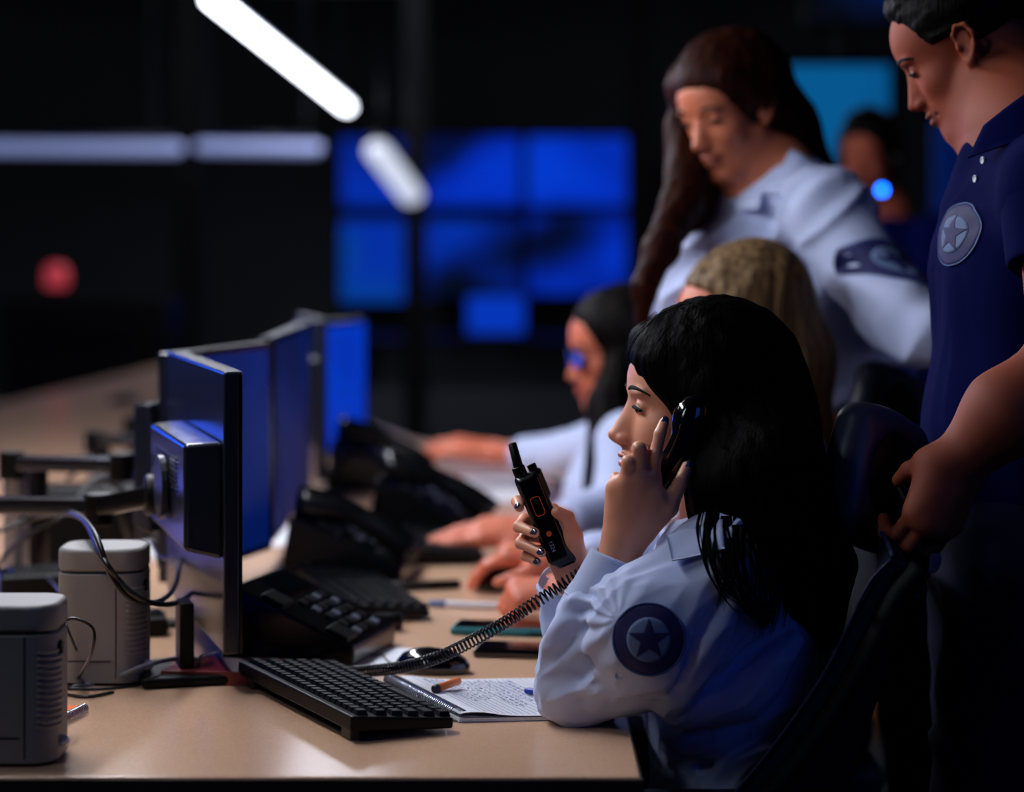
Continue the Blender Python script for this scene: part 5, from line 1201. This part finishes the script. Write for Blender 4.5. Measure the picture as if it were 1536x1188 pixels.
h2, _ = ghand(wR, (0, 0, -1), (0, 1, 0), 1, curl=(.4, .5, .4))
bp = H5.prims + [cap(H5.w((-.035, 0, -.05)), nk, .057, .064, .03), cap(nk, cs, .085, .12, .05, u=lat, w=1.45), cap(cs, ws_, .11, .10, .05, u=lat, w=1.35), cap(ws_, hs_, .10, .11, .05, u=lat, w=1.35),
      cap(shl, el, .055, .044, .03), cap(el, P(1510, 620, 2.885), .047, .052, .02), cap(P(1510, 620, 2.885), wl, .052, .033, .02), cap(shr, er, .052, .042, .03), cap(er, wR, .045, .028, .02)]
lgs = []; sho = []
for sd, kx in ((-1, 1462), (1, 1500)):
    h = hs_ + lat * sd * .095; k_ = P(kx, 1290, h[1]); k_[2] = .50; an = A_((k_[0] + .02, k_[1], .09)); toe = an + A_((-.17, 0, -.055))
    lgs += [cap(h - (0, 0, .03), k_, .104, .075, .04), cap(k_, an, .074, .055, .02)]; sho += [cap(an - (0, 0, .02), toe, .045, .036, .02), ell(an - (0, 0, .045), (.055, .045, .043), .02)]
bp += [dict(q, ra=q['ra'] * .8, rb=q['rb'] * .75) for q in lgs] + sho[::2] + hm + h2
stub = lambda x, y, z: np.clip((-.045 - z) / .03, 0, 1) * np.clip((x - .02) / .03, 0, 1) * .22
b5 = body('body', bp, SK['tan skin'], root, .0026, tone=H5.tone(stub)); H5.features(root, b5, M['brow'], browth=1.3)
tp = [cap(nk + (.01, 0, -.06), cs, .10, .142, .05, u=lat, w=1.4), cap(cs, ws_, .140, .128, .05, u=lat, w=1.3), cap(ws_, hs_ - (0, 0, .02), .126, .130, .04, u=lat, w=1.3), cap(nk + (.02, 0, -.05), shl, .07, .078, .04), cap(nk + (.02, 0, -.05), shr, .07, .075, .04)]
slv5 = [cap(shl, shl + (el - shl) * .52, .076, .068, .03), half(shl + (el - shl) * .44, el - shl, .004, 's')]
fl5 = folds(14, .006, 51, stretch=np.diag((1, 1, .5)))
s5 = body('polo_shirt', tp + [half(hs_ - (0, 0, .05), (0, 0, -1), .004), ell(nk + (-.03, 0, .055), (.068, .065, .055), .012, 's'), cap(P(1470, 238, 3.17), P(1475, 300, 3.17), .020, .05, .03)], M['polo'], root, .0035, disp=fl5, amp=.009)
body('polo_sleeve', slv5, M['polo'], root, .0035); body('polo_sleeve', [cap(shr, shr + (er - shr) * .5, .074, .064, .03)], M['polo'], root, .005)
slab('collar', [P(1452, 238, 3.06), P(1475, 190, 3.07), P(1560, 128, 3.06), P(1560, 205, 3.02)], .006, M['polo'], s5, (-.2, -1, .3), bulge=.006)
for py in (240, 268): button(march(tp, P(1452, py, 3.08)[None], A_((-1, -.3, 0)) / 1.044, .05)[0] + A_((-.003, -.001, 0)), (-1, -.3, 0), .005, s5)
badge(tp, P(1450, 352, 3.08), (-1, .50, .05), .043, root, disp=fl5)
fl6 = folds(10, .012, 61, stretch=np.diag((1, 1, 1.6)))
body('trousers', lgs + [cap(hs_ + (0, 0, .04), hs_, .118, .128, .05, u=lat, w=1.3), half((0, 0, .08), (0, 0, -1), .003)], M['trouser'], root, .005, disp=fl6, amp=.014)
body('shoes', sho + [half((0, 0, .004), (0, 0, -1), .002), half((0, 0, .12), (0, 0, 1), .002)], M['gloss'], root, .006)
hr = [ell(H5.w((-.018, 0, .044)), (.097, .079, .084), R=H5.R), half(H5.w((.032, 0, .0)), H5.R @ A_((1, 0, -.42)), .010), half(H5.w((.0, 0, -.045)), H5.R @ A_((-.15, 0, -1)), .012), rbox(H5.w((.006, 0, -.030)), (.026, .12, .040), .008, .008, 's', R=H5.R), ell(H5.w((.040, 0, .098)), (.03, .045, .02), .02, R=H5.R)]
body('hair', hr, M['hairdark'], root, .003, disp=strands(120, .002, 54, H5.R @ A_((1, 0, .2))), amp=.004)
# ================================================================ colleague far behind with a blue lit headset
DF = 6.8
root = person((wx(1310, DF), DF, 0), 'dim figure in the background, face in shadow, standing before the light blue screen')
H6 = Head(P(1305, 235, DF), (-.5, -.85, -.1), eyes='down')
nk = H6.w((-.02, 0, -.17)); lat = A_((.8, -.5, 0)) / .943; cs = nk - (0, 0, .25); hs_ = nk - (0, 0, .62)
bp = H6.prims + [cap(H6.w((-.02, 0, -.07)), nk, .052, .056, .03), cap(nk, cs, .08, .11, .05, u=lat, w=1.4), cap(cs, hs_, .11, .11, .05, u=lat, w=1.35)]
tp = [cap(nk - (0, 0, .05), cs, .09, .13, .05, u=lat, w=1.4), cap(cs, hs_, .13, .12, .05, u=lat, w=1.35)]; lgs = []; sho = []
for sd in (-1, 1):
    s_ = nk + lat * sd * .18 - (0, 0, .06); e_ = s_ + lat * sd * .04 - (0, 0, .29); w_ = e_ + A_((-.04, -.08, -.24)); g, _ = ghand(w_, (-.05, -.1, -1), (lat * sd), sd); bp += [cap(s_, e_, .042, .036, .03), cap(e_, w_, .036, .026, .02)] + g
    tp += [cap(s_, e_, .062, .052, .03), cap(e_, w_, .052, .04, .02)]
    h = hs_ + lat * sd * .09; k_ = A_((h[0], h[1], .5)); an = A_((h[0], h[1] + .02, .09)); toe = an + A_((-.09, -.13, -.055)); lgs += [cap(h, k_, .095, .065, .04), cap(k_, an, .062, .045, .02)]; sho += [cap(an - (0, 0, .02), toe, .042, .034, .02)]
bp += [dict(q, ra=q['ra'] * .85, rb=q['rb'] * .85) for q in lgs] + sho
b6 = body('body', bp, SK['tan skin'], root, .007, tone=H6.tone()); body('shirt', tp, M['polo'], root, .008, disp=folds(16, .005, 71), amp=.006)
body('trousers', lgs + [cap(hs_ + (0, 0, .03), hs_, .12, .12, .05, u=lat, w=1.35)], M['blacktr'], root, .009); body('shoes', sho + [half((0, 0, .003), (0, 0, -1), .002)], M['gloss'], root, .007)
body('hair', [ell(H6.w((-.016, 0, .046)), (.112, .092, .096), R=H6.R), half(H6.w((.058, 0, 0)), H6.R @ A_((1, 0, -.35)), .012), cap(H6.w((-.06, 0, .0)), H6.w((-.07, 0, -.08)), .08, .06, .03)], M['hairdark'], root, .006)
hz = empty('headset', H6.w((0, .09, 0))); tag(hz, 'headset with a round bright blue light on the background figure', 'headset')
MB().tube([H6.w(p) for p in ((0, -.094, -.01), (0, -.098, .05), (0, -.06, .125), (0, 0, .15), (0, .06, .125), (0, .098, .05), (0, .094, -.01))], .006, 8).build('headband', M['black'], hz, smooth=True, world=True)
for sd in (-1, 1): MB().tube([H6.w((0, sd * .080, -.01)), H6.w((0, sd * .100, -.01))], .03, 18).build('ear_cushion', M['black'], hz, bevel=.004, world=True)
lp = P(1323, 285, DF - .22)
MB().tube([H6.w((.02, .1, -.03)), H6.w((.08, .08, -.06)), lp + (0, .004, 0)], .003, 8).build('microphone_boom', M['black'], hz, smooth=True, world=True)
vs, q_ = sdf_mesh([ell(lp, .011)], .002); setpar(link_mesh('indicator_light', np_mesh('indicator_light', vs, q_), mat('blue indicator', '0040c0', .4, emit='0060ff', es=16), None), hz)
